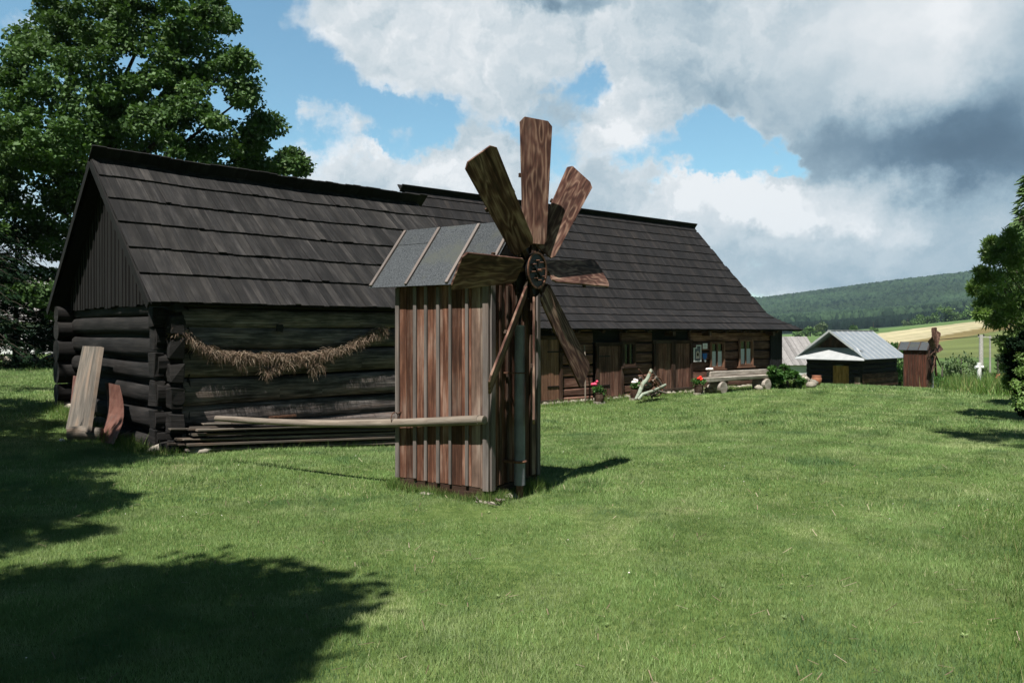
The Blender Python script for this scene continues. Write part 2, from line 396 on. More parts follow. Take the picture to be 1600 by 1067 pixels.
def leaf(name, c1, c2, c3=None, trans=.3, rough=.6, ns=.25, spec=.3):
    m, t, b, out = mat(name)
    b.inputs['Roughness'].default_value = rough; b.inputs['Specular IOR Level'].default_value = spec
    at = t.new('ShaderNodeVertexColor', layer_name='tone').outputs[0]
    sp = t.new('ShaderNodeSeparateColor'); t.l.new(at, sp.inputs[0])
    stops = [(0., c1), (.75, c2)] + ([(.97, c3)] if c3 else [])
    col = t.ramp(sp.outputs[0], stops)
    gp = t.new('ShaderNodeNewGeometry').outputs['Position']
    n = t.noise(gp, ns, 3, .6)
    k = t.mapr(n, .3, .7, .75, 1.25)
    cn = t.new('ShaderNodeCombineColor')
    for i in range(3): t.l.new(k, cn.inputs[i])
    col = t.mix(1., col, cn.outputs[0], 'MULTIPLY')
    t.l.new(col, b.inputs['Base Color'])
    tr = t.new('ShaderNodeBsdfTranslucent'); t.l.new(t.mix(1., col, (1.05, 1.12, .6), 'MULTIPLY'), tr.inputs[0])
    mx = t.new('ShaderNodeMixShader'); mx.inputs[0].default_value = trans
    t.l.new(b.outputs[0], mx.inputs[1]); t.l.new(tr.outputs[0], mx.inputs[2]); t.l.new(mx.outputs[0], out.inputs[0])
    return m
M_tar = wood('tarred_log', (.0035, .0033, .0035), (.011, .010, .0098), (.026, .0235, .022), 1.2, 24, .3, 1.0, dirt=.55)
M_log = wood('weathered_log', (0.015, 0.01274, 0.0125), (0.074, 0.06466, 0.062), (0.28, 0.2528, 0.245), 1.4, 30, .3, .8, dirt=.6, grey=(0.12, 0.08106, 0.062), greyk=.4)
M_gable = wood('gable_board', (0.00248, 0.002381, 0.002579), (0.00496, 0.004712, 0.004861), (0.01339, 0.0124, 0.01141), .8, 26, .45, .3)
M_roof = wood('roof_board', (.0055, .0054, .0058), (.0125, .0120, .0125), (.036, .034, .0335), .9, 30, .38, .4, dirt=.3, grey=(.046, .042, .039), greyk=.3)
M_roof2 = wood('house_roof_board', (0.0068, 0.0064, 0.0072), (0.0108, 0.0104, 0.0116), (0.0192, 0.018, 0.0184), .6, 30, .3, .25, dirt=.2, grey=(0.0336, 0.0272, 0.024), greyk=.28)
M_black = wood('black_board', (.006, .006, .006), (.010, .010, .010), (.018, .018, .018), 1, 25, .3, .3)
M_red = wood('reddish_plank', (.024, .010, .006), (.105, .043, .026), (.28, .145, .095), 1.3, 34, .5, .5, dirt=.5, grey=(.15, .115, .095), greyk=.6)
M_redd = wood('dark_red_plank', (0.024, 0.008, 0.0048), (0.068, 0.024, 0.0144), (0.128, 0.056, 0.036), 1.1, 22, .25, .35, dirt=.35)
M_batten = wood('grey_batten', (0.07134, 0.05882, 0.0535), (0.1355, 0.1176, 0.1106), (0.214, 0.1938, 0.1855), 1.3, 30, .25, .35, dirt=.3, grey=(0.1141, 0.0692, 0.04994), greyk=.4)
M_blade = wood('burnt_blade_wood', (.022, .0082, .006), (.090, .0385, .0285), (.29, .185, .135), 1.3, 34, .15, .4, rings=8, dirt=.5, grey=(.17, .135, .11), greyk=.35)
M_brown = wood('dark_brown_wood', (0.0187, 0.0085, 0.0051), (0.0408, 0.0204, 0.01275), (0.085, 0.0493, 0.0323), 1.2, 24, .4, .35, dirt=.35, grey=(0.0765, 0.0595, 0.04675), greyk=.45)
M_house = wood('house_timber', (.030, .0155, .010), (.110, .051, .036), (.30, .172, .13), 1.0, 16, .35, .5, dirt=.35, grey=(.15, .105, .08), greyk=.25)
M_door = wood('door_plank', (0.075, 0.0375, 0.0225), (0.15, 0.078, 0.0495), (0.285, 0.165, 0.1125), 1.0, 26, .3, .3)
M_pole = wood('peeled_pole', (0.09, 0.07125, 0.0525), (0.18, 0.15, 0.1237), (0.27, 0.24, 0.2025), 1.5, 30, .1, .3, dirt=.25)
M_plank = wood('grey_plank', (0.0558, 0.0465, 0.0372), (0.124, 0.1085, 0.093), (0.2046, 0.186, 0.1612), 1.2, 30, .45, .4, dirt=.35, grey=(0.1674, 0.093, 0.0496), greyk=.35)
M_dkplank = wood('dark_plank', (0.032, 0.0256, 0.0216), (0.076, 0.064, 0.0544), (0.152, 0.136, 0.12), 1.2, 30, .5, .4, dirt=.3, grey=(0.128, 0.06, 0.028), greyk=.35)
M_white = wood('whitewashed_wood', (0.144, 0.12, 0.096), (0.288, 0.256, 0.224), (0.496, 0.472, 0.44), 2.2, 14, .15, .4, dirt=.3)
M_yel = wood('yellow_door', (.16, .08, .02), (.25, .135, .04), (.34, .20, .07), .8, 14, .15, .2)
M_rust = rough_mat('rusty_sheet', (.085, .034, .026), (.17, .085, .066), 9, 7, .15, .7, 0, .01, .1, .3, (.11, .07, .06), 3)
M_iron = rough_mat('dark_iron', (.012, .011, .011), (.03, .026, .024), 18, 5, .2, .5, .6, .005)
M_irust = rough_mat('rusty_iron', (.05, .02, .012), (.16, .08, .05), 25, 5, .2, .8, .1, .005)
M_galv = rough_mat('galvanized_steel', (0.15, 0.1581, 0.18), (0.27, 0.279, 0.31), 6, 4, .05, .6, .15, .004)
M_felt = rough_mat('roofing_felt', (.022, .025, .029), (.088, .098, .108), 75, 3, .7, .95, 0, .006, .1, .15, (.065, .071, .066), 2.)
M_stone = rough_mat('stone', (.16, .14, .115), (.36, .33, .28), 9, 8, .6, .9, 0, .02, .3)
M_tin = rough_mat('tin_roof', (0.255, 0.289, 0.323), (0.34, 0.374, 0.408), 3, 5, .1, .45, .35, .01, .05)
M_tinw = rough_mat('white_tin', (0.3647, 0.3845, 0.3978), (0.4641, 0.4774, 0.4906), 3, 5, .25, .45, .2, .03, .05)
M_wall = rough_mat('white_plaster', (0.527, 0.5355, 0.561), (0.663, 0.663, 0.68), 2, 5, .1, .9)
M_grroof = rough_mat('grey_roof', (.17, .165, .165), (.25, .24, .24), 6, 5, .2, .9)
M_curt = rough_mat('net_curtain', (.45, .52, .55), (.62, .68, .70), 30, 3, .1, .9)
M_glass, _t, _b, _o = mat('window_glass'); _b.inputs['Base Color'].default_value = (.012, .014, .016, 1); _b.inputs['Roughness'].default_value = .06; _b.inputs['Specular IOR Level'].default_value = .6
M_lich = rough_mat('lichened_wood', (.14, .17, .13), (.33, .38, .31), 14, 6, .4, .9, c3=(.13, .08, .05), s3=6)
M_straw = leaf('straw', (.075, .047, .032), (.27, .195, .145), (.44, .36, .28), trans=.15, rough=.9, ns=6)
M_bark = rough_mat('bark', (.018, .014, .011), (.06, .048, .038), 14, 6, .6, .95)
M_barkg = rough_mat('grey_bark', (0.056, 0.048, 0.04), (0.128, 0.112, 0.096), 14, 6, .5, .95)
M_linden = leaf('linden_leaves', (0.0364, 0.078, 0.0234), (0.0806, 0.1495, 0.0442), (0.273, 0.351, 0.234), trans=.25, rough=.62, spec=.25)
M_spruce = leaf('spruce_needles', (.005, .013, .007), (.013, .030, .014), trans=.08, rough=.9, spec=.05)
M_willow = leaf('willow_leaves', (.090, .160, .042), (.190, .290, .095), (.29, .36, .18), trans=.35, rough=.7, ns=.8, spec=.15)
M_larch = leaf('larch_needles', (.04, .08, .02), (.09, .16, .05), (.12, .2, .07), trans=.25, ns=1)
M_bush = leaf('shrub_leaves', (.025, .07, .014), (.06, .15, .03), (.10, .2, .06), trans=.3, ns=2)
M_greyb = leaf('sallow_leaves', (.05, .085, .035), (.10, .15, .065), (.16, .2, .11), trans=.25, ns=.2)
M_midt = leaf('field_tree_leaves', (.04, .085, .022), (.095, .18, .045), (.13, .2, .07), trans=.2, ns=.08)
M_fard = leaf('shaded_forest', (.0045, .011, .010), (.009, .019, .015), trans=.05, rough=.9, ns=.02, spec=.1)  # conifer green darkened to carry the cloud shadow over this belt
M_farl = leaf('hill_forest', (0.00312, 0.01014, 0.00858), (0.0312, 0.0585, 0.0312), trans=.05, rough=.9, ns=.006, spec=.1)  # cloud shade over the hill is darkened into this green
M_grass = leaf('grass_blades', (.058, .124, .030), (.202, .306, .104), (.44, .44, .25), trans=.2, rough=.6, ns=1.1, spec=.25)
def grass_hue(m):
    t = NT(m.node_tree); b = [n for n in t.n if n.type == 'BSDF_PRINCIPLED'][0]; src = b.inputs['Base Color'].links[0].from_socket
    gp = t.new('ShaderNodeNewGeometry').outputs['Position']
    c = t.mix(t.mapr(t.noise(gp, 1.6, 5, .65, .3), .46, .66, 0, .7), src, (.265, .325, .15)); c = t.mix(t.mapr(t.noise(gp, .8, 5, .65, .6), .50, .66, 0, .8), c, (.065, .14, .05))
    c = t.mix(t.mapr(t.noise(gp, 3.1, 4, .6), .66, .76, 0, .5), c, (.25, .21, .12))
    t.l.new(c, b.inputs['Base Color'])
    for n in t.n:
        if n.type == 'BSDF_TRANSLUCENT': t.l.new(c, n.inputs[0])
grass_hue(M_grass)
M_weed = leaf('tall_grass', (.06, .125, .025), (.13, .22, .05), (.28, .27, .12), trans=.3, rough=.6, ns=.7)
def plain(name, c, rough=.6, spec=.3):
    m, t, b, out = mat(name); b.inputs['Base Color'].default_value = (*c, 1); b.inputs['Roughness'].default_value = rough
    n = t.noise(t.new('ShaderNodeTexCoord').outputs['Object'], 12, 4, .6)
    t.l.new(t.mix(t.mapr(n, .35, .65, 0, .3), (*c, 1), (*[q * .6 for q in c], 1)), b.inputs['Base Color'])
    return m
M_pink = plain('pink_petals', (.75, .08, .16)); M_red2 = plain('red_petals', (.75, .035, .02)); M_wh = plain('white_paint', (.75, .75, .76)); M_blue = plain('blue_paint', (.02, .13, .42))
M_orange = plain('orange_clay', (.35, .14, .08)); M_ink = plain('grey_print', (.12, .13, .16)); M_pale = plain('pale_print', (.52, .45, .40)); M_peach = plain('white_petals', (.8, .74, .74))
M_conc = rough_mat('concrete', (.26, .25, .23), (.42, .41, .39), 8, 5, .2, .9)

# ground material
m, t, b, out = mat('lawn_soil'); M_ground = m
gp = t.new('ShaderNodeNewGeometry').outputs['Position']
at = t.new('ShaderNodeVertexColor', layer_name='field').outputs[0]
ata = t.new('ShaderNodeVertexColor', layer_name='field').outputs[1]
nb = t.noise(gp, .55, 5, .6); nf = t.noise(gp, 9, 6, .7); nm = t.noise(gp, 2.2, 5, .65)
lawn = t.ramp(nf, [(.3, (.04, .07, .016)), (.5, (.08, .12, .032)), (.72, (.15, .19, .065))])
lawn = t.mix(t.mapr(nb, .42, .68, 0, .55), lawn, (.085, .125, .035))
lawn = t.mix(t.mapr(nm, .60, .75, 0, .35), lawn, (.13, .135, .06))
fs = t.noise(t.vmath('MULTIPLY', gp, (.02, .05, .05)), 1.0, 7, .65)
k = t.mapr(fs, .3, .7, .8, 1.2); cn = t.new('ShaderNodeCombineColor')
for i in range(3): t.l.new(k, cn.inputs[i])
fld = t.mix(1., at, cn.outputs[0], 'MULTIPLY')
t.l.new(t.mix(ata, lawn, fld), b.inputs['Base Color'])
bp = t.new('ShaderNodeBump'); bp.inputs['Strength'].default_value = .5; bp.inputs['Distance'].default_value = .03
t.l.new(nf, bp.inputs['Height']); t.l.new(bp.outputs[0], b.inputs['Normal']); b.inputs['Roughness'].default_value = .95; b.inputs['Specular IOR Level'].default_value = .1

# ------------------------------------------------------------------ ground sheet
def build_ground():
    azs = np.concatenate([np.linspace(-50, 50, 420), np.linspace(52, 308, 90)]); azs = np.radians(azs)
    rs = np.concatenate([[0.0], np.exp(np.linspace(math.log(.8), math.log(60), 90)), np.exp(np.linspace(math.log(62), math.log(3300), 170))])
    A, Rr = np.meshgrid(azs, rs); X = np.sin(A) * Rr; Y = np.cos(A) * Rr
    Z = gz(X.ravel(), Y.ravel()).reshape(X.shape)
    V = np.stack([X, Y, Z], -1).reshape(-1, 3); na = len(azs); n_r = len(rs)
    i = np.arange(n_r - 1)[:, None]; j = np.arange(na)[None, :]; j2 = (j + 1) % na
    Fc = np.stack([i * na + j, i * na + j2, (i + 1) * na + j2, (i + 1) * na + j], -1).reshape(-1, 4)[:, ::-1]
    Fc = Fc[(V[Fc[:, 0]] != V[Fc[:, 1]]).any(1)] if False else Fc
    me = bpy.data.meshes.new('ground'); m = len(Fc)
    me.vertices.add(len(V)); me.vertices.foreach_set('co', V.astype(np.float32).ravel())
    me.loops.add(m * 4); me.loops.foreach_set('vertex_index', np.ascontiguousarray(Fc).astype(np.int32).ravel())
    me.polygons.add(m); me.polygons.foreach_set('loop_start', np.arange(0, m * 4, 4, dtype=np.int32)); me.polygons.foreach_set('loop_total', np.full(m, 4, dtype=np.int32))
    me.polygons.foreach_set('use_smooth', np.ones(m, bool)); me.update(calc_edges=True)
    r = Rr.ravel(); px = CX + F * np.tan(np.clip(A.ravel() if True else 0, -1.2, 1.2)); Yv = np.maximum(Y.ravel(), .01)
    py = HY + F * (CH - V[:, 2]) / Yv
    colr = np.zeros((len(V), 4)); colr[:] = (.075, .125, .035, 0)
    a = np.clip((r - 46) / 8, 0, 1); colr[:, 3] = a
    def seg(x, pts): xs, ys = zip(*pts); return np.interp(x, xs, ys)
    lo = seg(px, [(1180, 566), (1260, 556), (1290, 552), (1370, 545), (1400, 536.5), (1465, 526), (1530, 513), (1700, 486)])
    up = seg(px, [(1180, 547), (1225, 543.5), (1290, 533), (1330, 527), (1370, 521), (1450, 511), (1530, 501.5), (1700, 478)])
    far = (r > 150) & (r < 700)
    pale = far & (py < lo) & (py > up)
    colr[far & (py >= lo), :3] = (.11, .135, .045)
    colr[far & (py >= lo) & (py < lo + 9), :3] = (.17, .135, .055)
    colr[far & (py <= up), :3] = (.085, .14, .045)
    colr[pale, :3] = (.36, .32, .20)
    st = pale & (((px * .35 + (py - up) * 9) % 44) < 10); colr[st, :3] = (.29, .27, .16)
    colr[r > 620, :3] = (.03, .055, .03)
    ca = me.color_attributes.new(name='field', type='FLOAT_COLOR', domain='POINT'); ca.data.foreach_set('color', colr.astype(np.float32).ravel())
    me.materials.append(M_ground)
    o = bpy.data.objects.new('ground', me); COL.objects.link(o); tag(o, kind='structure')
build_ground()

# ------------------------------------------------------------------ grass blades (real geometry, one object each)
def blades(name, x, y, h, w, matr, lean=.5, label='', tone=None, cat='grass'):
    n = len(x); z = gz(x, y); a = nr.rand(n) * 2 * np.pi; ca, sa = np.cos(a), np.sin(a)
    ld = nr.rand(n) * 2 * np.pi; lr = h * lean * nr.rand(n)
    V = np.zeros((n, 3, 3)); V[:, 0] = np.stack([x - ca * w / 2, y - sa * w / 2, z - .004], -1); V[:, 1] = np.stack([x + ca * w / 2, y + sa * w / 2, z - .004], -1)
    V[:, 2] = np.stack([x + np.cos(ld) * lr, y + np.sin(ld) * lr, z + h * (1 - .25 * nr.rand(n))], -1)
    Fc = np.arange(n * 3).reshape(n, 3)
    if tone is None: tone = np.clip(nr.rand(n) ** 1.0, 0, 1)
    return tag(fastmesh(name, V.reshape(-1, 3), Fc, tone, matr), label, cat, kind='stuff')
def sector(n, r0, r1, a0=-40, a1=40):
    a = np.radians(nr.uniform(a0, a1, n)); r = np.sqrt(nr.rand(n) * (r1 * r1 - r0 * r0) + r0 * r0)
    return np.sin(a) * r, np.cos(a) * r
def vnoise(x, y, s, seed):
    """cheap smooth value noise"""
    rs = np.random.RandomState(seed); G = rs.rand(64, 64); u = x / s; v = y / s
    i = np.floor(u).astype(int); j = np.floor(v).astype(int); f = u - i; g = v - j; f = f * f * (3 - 2 * f); g = g * g * (3 - 2 * g)
    q = lambda a, b: G[a % 64, b % 64]
    return (q(i, j) * (1 - f) + q(i + 1, j) * f) * (1 - g) + (q(i, j + 1) * (1 - f) + q(i + 1, j + 1) * f) * g
def barn_mask(x, y):
    """True where a building stands"""
    k = np.zeros(len(x), bool)
    for O, D, a0, a1, b0, b1 in FOOT:
        dx = x - O[0]; dy = y - O[1]; a = dx * D[0] + dy * D[1]; b = -dx * D[1] + dy * D[0]
        k |= (a > a0) & (a < a1) & (b > b0) & (b < b1)
    return k
D1 = Vector((.728, .686, 0)).normalized(); B1 = Vector((-D1.y, D1.x, 0)); C1 = Vector((-4.91, 10.75, 0))
D2 = Vector((.784, .620, 0)).normalized(); B2 = Vector((-D2.y, D2.x, 0)); C2 = Vector((.84, 20.7, 0))
FOOT = [((C1.x, C1.y), (D1.x, D1.y), .1, 6.2, .12, 5.2), ((C2.x, C2.y), (D2.x, D2.y), -6, 11.8, .35, 7), ((-.464, 8.386), (.839, -.545), -.58, .58, -.46, .46)]
xs = []; ys = []; ws = []; hs = []
for n, r0, r1, w, h in ((430000, 2.6, 8, .0038, .034), (360000, 8, 15, .0065, .042), (260000, 15, 27, .013, .055), (170000, 27, 47, .025, .06)):
    x, y = sector(n, r0, r1); xs.append(x); ys.append(y); ws.append(np.full(n, w)); hs.append(np.full(n, h))
x, y, w, h = map(np.concatenate, (xs, ys, ws, hs)); k = ~barn_mask(x, y); x, y, w, h = x[k], y[k], w[k], h[k]
pn = vnoise(x, y, .9, 3) * .5 + vnoise(x, y, .3, 4) * .3 + vnoise(x, y, 3.1, 5) * .2
h = h * (.45 + .9 * pn) * (.6 + .8 * nr.rand(len(x)))
# mower stripes sweep round towards the far right; trodden pale patch by the mill's corner
rr = np.hypot(x + 22, y - 40); stripe = .5 + .5 * np.sin(rr * 2 * np.pi / 1.15 + 1.2 * vnoise(x, y, 4, 9))
sw = np.clip((x - 1 + .1 * y) / 6, 0, 1)
tone = -.02 + .75 * pn + .28 * nr.rand(len(x)) + .36 * (stripe - .5) * sw
worn = np.exp(-(((x + .35) / .9) ** 2 + ((y - 7.15) / .35) ** 2)); tone += .35 * worn; h *= 1 - .55 * worn
tuft = np.clip((vnoise(x, y, .45, 31) - .66) * 4, 0, 1) * np.clip((vnoise(x, y, 2.3, 32) - .35) * 3, 0, 1); h *= 1 + .8 * tuft; tone -= .25 * tuft; dry = np.clip((vnoise(x, y, .8, 33) - .74) * 6, 0, 1); h *= 1 - .4 * dry; tone += .35 * dry
tone = np.where(nr.rand(len(x)) < .035 + .05 * (vnoise(x, y, .6, 8) > .7), .97, np.clip(tone, 0, .85))
blades('lawn_grass', x, y, h, w, M_grass, .9, 'short mown green grass covering the lawn', tone)
# taller tufts: foot of the walls, the mill, the far edge and the right margin
def along(p, q, n, spread):
    tt = nr.rand(n); p = np.array(p); q = np.array(q); d = (q - p) / np.linalg.norm(q - p); nn = np.array([-d[1], d[0]])
    o = nr.randn(n) * spread; c = p[None] + tt[:, None] * (q - p)[None] + o[:, None] * nn[None]
    return c[:, 0], c[:, 1]
def P1(a, b, z=0): return C1 + D1 * a + B1 * b + Vector((0, 0, z))
def P2(a, b, z=0): return C2 + D2 * a + B2 * b + Vector((0, 0, z))
tx = []; ty = []; th = []; tw = []
def addt(xy, hh, ww):
    tx.append(xy[0]); ty.append(xy[1]); n = len(xy[0]); th.append(hh * (.35 + .9 * nr.rand(n)) * (.4 + .9 * vnoise(xy[0], xy[1], .25, 12))); tw.append(np.full(n, ww))
f = lambda v: (v.x, v.y)
addt(along(f(P1(-.1, -.12)), f(P1(6, -.25)), 9000, .09), .17, .006)
addt(along(f(P1(-.12, 0)), f(P1(-.1, 4.6)), 5000, .13), .18, .007)
mc = Vector((-.464, 8.386, 0)); ma = Vector((.839, -.545, 0)); mh = Vector((.545, .839, 0))
addt(along(f(mc - ma * .65 - mh * .52), f(mc + ma * .66 - mh * .52), 2600, .05), .12, .005)
addt(along(f(mc + ma * .66 - mh * .5), f(mc + ma * .66 + mh * .5), 2600, .06), .13, .005)
addt(along(f(mc + ma * .66 + mh * .5), f(mc - ma * .65 + mh * .5), 1500, .06), .13, .005)
addt(along(f(mc - ma * .65 - mh * .52), f(mc - ma * .65 + mh * .5), 1500, .06), .12, .005)
addt(along(f(P2(-2, .1)), f(P2(11.5, .1)), 9000, .16), .16, .012)
for p0, p1, n, s, hh in (((1452, 603), (1545, 609), 16000, 1.0, .75), ((1545, 609), (1600, 622), 9000, .8, .8), ((1392, 604), (1420, 604), 5000, 1.0, .5), ((1222, 604), (1266, 606), 3000, .5, .3)):
    A_ = on_ground(*p0); B_ = on_ground(*p1); addt(along(f(A_ + Vector((0, s, 0))), f(B_ + Vector((0, s, 0))), n, s), hh, .03)
x, y, w, h = map(np.concatenate, (tx, ty, tw, th))
blades('rough_grass', x, y, h, w, M_weed, .7, 'longer unmown grass along the walls and the lawn edge')
gx, gy = sector(14000, 3.3, 8.5, 28.5, 38); k = nr.rand(len(gx)) < np.clip((np.degrees(np.arctan2(gx, gy)) - 28.5) / 7, 0, 1) ** 1.6 * .9; gx, gy = gx[k], gy[k]
blades('margin_weeds', gx, gy, .05 + .26 * nr.rand(len(gx)) ** 2 * vnoise(gx, gy, .4, 15), np.full(len(gx), .005), M_weed, .5, 'tall thin weeds at the right margin of the lawn')

# ------------------------------------------------------------------ windmill
MA = -math.atan2(.545, .839)
BL = ((2.4, 1.56), (48.5, 1.52), (88.5, 1.54), (134, 1.39), (184, 1.31), (235, 1.4), (270, 1.54), (314.5, 1.6, 4))
def build_mill(label, loc, rot, M_red, M_batten, rh=.66, hub=2.28, bl=BL, pole=True):
    root = thing('windmill', label, 'windmill', loc, rot, 'small wooden windmills on the lawn')
    X, Y, Z = Vector((1, 0, 0)), Vector((0, 1, 0)), Vector((0, 0, 1))
    def L(name, mb, m, par=root, **k): return mb.build(name, m, par, local=True, **k)
    # sill beams on stones
    s = MB()
    s.beam((-.56, -.42, .07), (.57, -.42, .07), .1, .13); s.beam((-.56, .42, .07), (.57, .42, .07), .1, .13)
    s.beam((.55, -.36, .065), (.55, .36, .065), .1, .12); s.beam((-.55, -.36, .065), (-.55, .36, .065), .1, .12)
    L('sill_beam', s, M_brown)
    s = MB()
    def bwall(s, face, edges, z0, z1, thick, mb=None):
        for e0, e1 in zip(edges, edges[1:]):
            c = (e0 + e1) / 2; w = (e1 - e0) - .003; zz0 = z0 + rnd.uniform(-.008, .012); off = rnd.uniform(-.002, .003)
            if face in ('l', 'k'):
                sg = -1 if face == 'l' else 1
                s.box((c, sg * (.463 + off), (zz0 + z1) / 2), Z, X, Y, (z1 - zz0, w, thick))
            else:
                sg = 1 if face == 'r' else -1
                s.box((sg * (.588 + off), c, (zz0 + z1) / 2), Z, Y, X, (z1 - zz0, w, thick))
    bwall(s, 'l', [-.6, -.46, -.36, -.22, -.10, .02, .14, .26, .38, .49, .6], .12, 2.14, .022)
    bwall(s, 'k', [-.6, -.4, -.2, 0, .2, .4, .6], .12, 2.14, .022)
    L('board_wall', s, M_red, bevel=.003)
    s = MB()
    bwall(s, 'b', [-.45, -.3, -.15, 0, .15, .3, .45], .13, 2.14, .022); L('board_wall', s, M_brown)
    s = MB()
    bwall(s, 'r', [-.45, -.33, -.2, -.07, .05, .17, .3, .45], .13, 2.14, .022)
    for (sg) in (1, -1):                            # gable boards follow the rafters
        e = [-.45, -.3, -.15, 0, .15, .3, .45]
        for e0, e1 in zip(e, e[1:]):
            h0 = 2.15 + (.575 - abs(e0)) * rh / .59 - .07; h1 = 2.15 + (.575 - abs(e1)) * rh / .59 - .07
            s.prism([(e0, 2.145), (e1, 2.145), (e1, h1), (e0, h0)], (sg * .588, 0, 0), Y, Z, X, .02, 'V')
        if sg == 1: L('board_wall', s, M_red, bevel=.003); s = MB()
    L('gable_boards', s, M_brown, bevel=.003)
    s = MB()
    for x, w in ((-.575, .05), (-.335, .042), (-.19, .036), (-.03, .04), (.125, .03), (.335, .036)):
        s.box((x, -.487, 1.13 + rnd.uniform(-.01, .01)), Z, X, Y, (2.0, w, .022), (rnd.uniform(.3, .8), rnd.uniform(0, .6)))
    s.box((.565, -.487, 1.11), Z, X, Y, (2.02, .07, .022), (.6, .2))
    s.box((.611, -.435, 1.11), Z, Y, X, (2.02, .07, .022), (.35, .3))
    s.box((.611, .43, 1.12), Z, Y, X, (1.98, .06, .022), (.3, .3))
    L('batten', s, M_batten, bevel=.003)
    s = MB()
    for y in (-.30, -.16, .01, .15, .28): s.box((.607, y, 1.13), Z, Y, X, (1.98, .035, .018), (rnd.random(), rnd.uniform(.3, 1)))
    L('batten', s, M_brown, bevel=.003)
    # roof: deck, felt and battens on both slopes
    deck = MB(); felt = MB(); bat = MB()
    for sg in (-1, 1):
        sv = Vector((0, -sg * .575, rh)); ln = sv.length; sv.normalize(); nv = Vector((0, sg * rh, .575)).normalized()
        base = Vector((0, sg * .575, 2.13))
        for k in range(5):
            deck.box(base + Vector((-.12, 0, 0)) + sv * (ln * (k + .5) / 5), X, sv, nv, (1.46, ln / 5 - .004, .02))
        for x0, x1, dz in ((-.88, -.36, 0), (-.36, .17, .0015), (.17, .63, 0)):
            felt.box(base + Vector(((x0 + x1) / 2, 0, 0)) + sv * (ln / 2 - .006) + nv * (.0135 + dz), sv, X, nv, (ln + .02, x1 - x0 - .001, .006))
        felt.box(base + Vector((-.62, 0, 0)) + sv * (ln * .86) + nv * .0185, sv, X, nv, (ln * .28, .50, .005))
        for x in (-.855, -.37, .16, .60):
            bat.box(base + Vector((x, 0, 0)) + sv * (ln * .49) + nv * .030, sv, X, nv, (ln * .98, .034, .022), (rnd.uniform(.5, .9), rnd.uniform(0, .4)))
    L('roof_deck', deck, M_brown); L('roof_felt', felt, M_felt)
    L('roof_batten', bat, M_batten, bevel=.002)
    # pump tube, rod and brackets on the blade side
    s = MB(); s.tube([(.745, -.155, .13), (.745, -.155, 1.0), (.745, -.155, 1.72)], [.056, .053, .05], 20); s.tube([(.745, -.155, 1.715), (.745, -.155, 1.725)], .053, 20)
    L('galvanized_pipe', s, M_galv, smooth=True)
    s = MB(); s.tube([(.745, -.155, 1.72), (.76, -.12, 2.25)], .014, 8); L('drive_rod', s, M_iron)
    s = MB(); s.box((.75, -.16, .01), Z, X, Y, (.26, .05, .05)); L('ground_stake', s, M_irust)
    for z, hh in ((.365, .028), (1.25, .012)):
        s = MB()
        s.tube([(.745 + .06 * math.cos(a), -.155 + .06 * math.sin(a), z) for a in [i * math.pi / 8 for i in range(17)]], hh / 2, 6)
        s.beam((.60, -.22, z), (.72, -.20, z), .03, hh)
        L('pipe_bracket', s, M_irust)
    # axle and rotor
    s = MB(); s.tube([(.3, 0, hub), (.86, 0, hub)], .035, 12); s.box((.62, 0, hub), Y, X, Z, (.2, .1, .14)); L('axle', s, M_iron)
    rot = MB(); cz = Vector((.82, 0, hub))
    def disc(x0, x1, r, hole=0, n=36, mi=0):
        for k in range(n):
            a0 = 2 * math.pi * k / n; a1 = 2 * math.pi * (k + 1) / n
            P = lambda x, r, a: Vector((x, r * math.cos(a), hub + r * math.sin(a)))
            rot.quad(P(x1, hole, a0), P(x1, r, a0), P(x1, r, a1), P(x1, hole, a1), (.5, .5), mi); rot.quad(P(x0, hole, a1), P(x0, r, a1), P(x0, r, a0), P(x0, hole, a0), (.5, .5), mi)
            rot.quad(P(x0, r, a0), P(x0, r, a1), P(x1, r, a1), P(x1, r, a0), (.6, .5), mi)
            if hole: rot.quad(P(x0, hole, a1), P(x0, hole, a0), P(x1, hole, a0), P(x1, hole, a1), (.6, .5), mi)
    disc(.75, .775, .285); disc(.775, .83, .12); disc(.83, .855, .185); disc(.855, .866, .188, .168, mi=1)
    for k in range(8):
        a = 2 * math.pi * k / 8 + .2
        for r in (.10,): rot.tube([(.85, r * math.cos(a), hub + r * math.sin(a)), (.90, r * math.cos(a), hub + r * math.sin(a))], .007, 6, mi=1)
        rot.tube([(.76, .25 * math.cos(a), hub + .25 * math.sin(a)), (.79, .25 * math.cos(a), hub + .25 * math.sin(a))], .012, 6, mi=1)
    rot.box((.864, .0, hub), Vector((0, .8, -.6)), Vector((0, .6, .8)), X, (.20, .03, .014)); rot.tube([(.85, 0, hub), (.91, 0, hub)], .016, 8, mi=1)
    for a in (0.9, 2.5, 4.3): rot.tube([(.862, .05 * math.cos(a), hub + .05 * math.sin(a)), (.862, .11 * math.cos(a + .5), hub + .11 * math.sin(a + .5))], .006, 6)
    rotor = L('rotor', rot, [M_iron, M_irust])
    th = R(30)
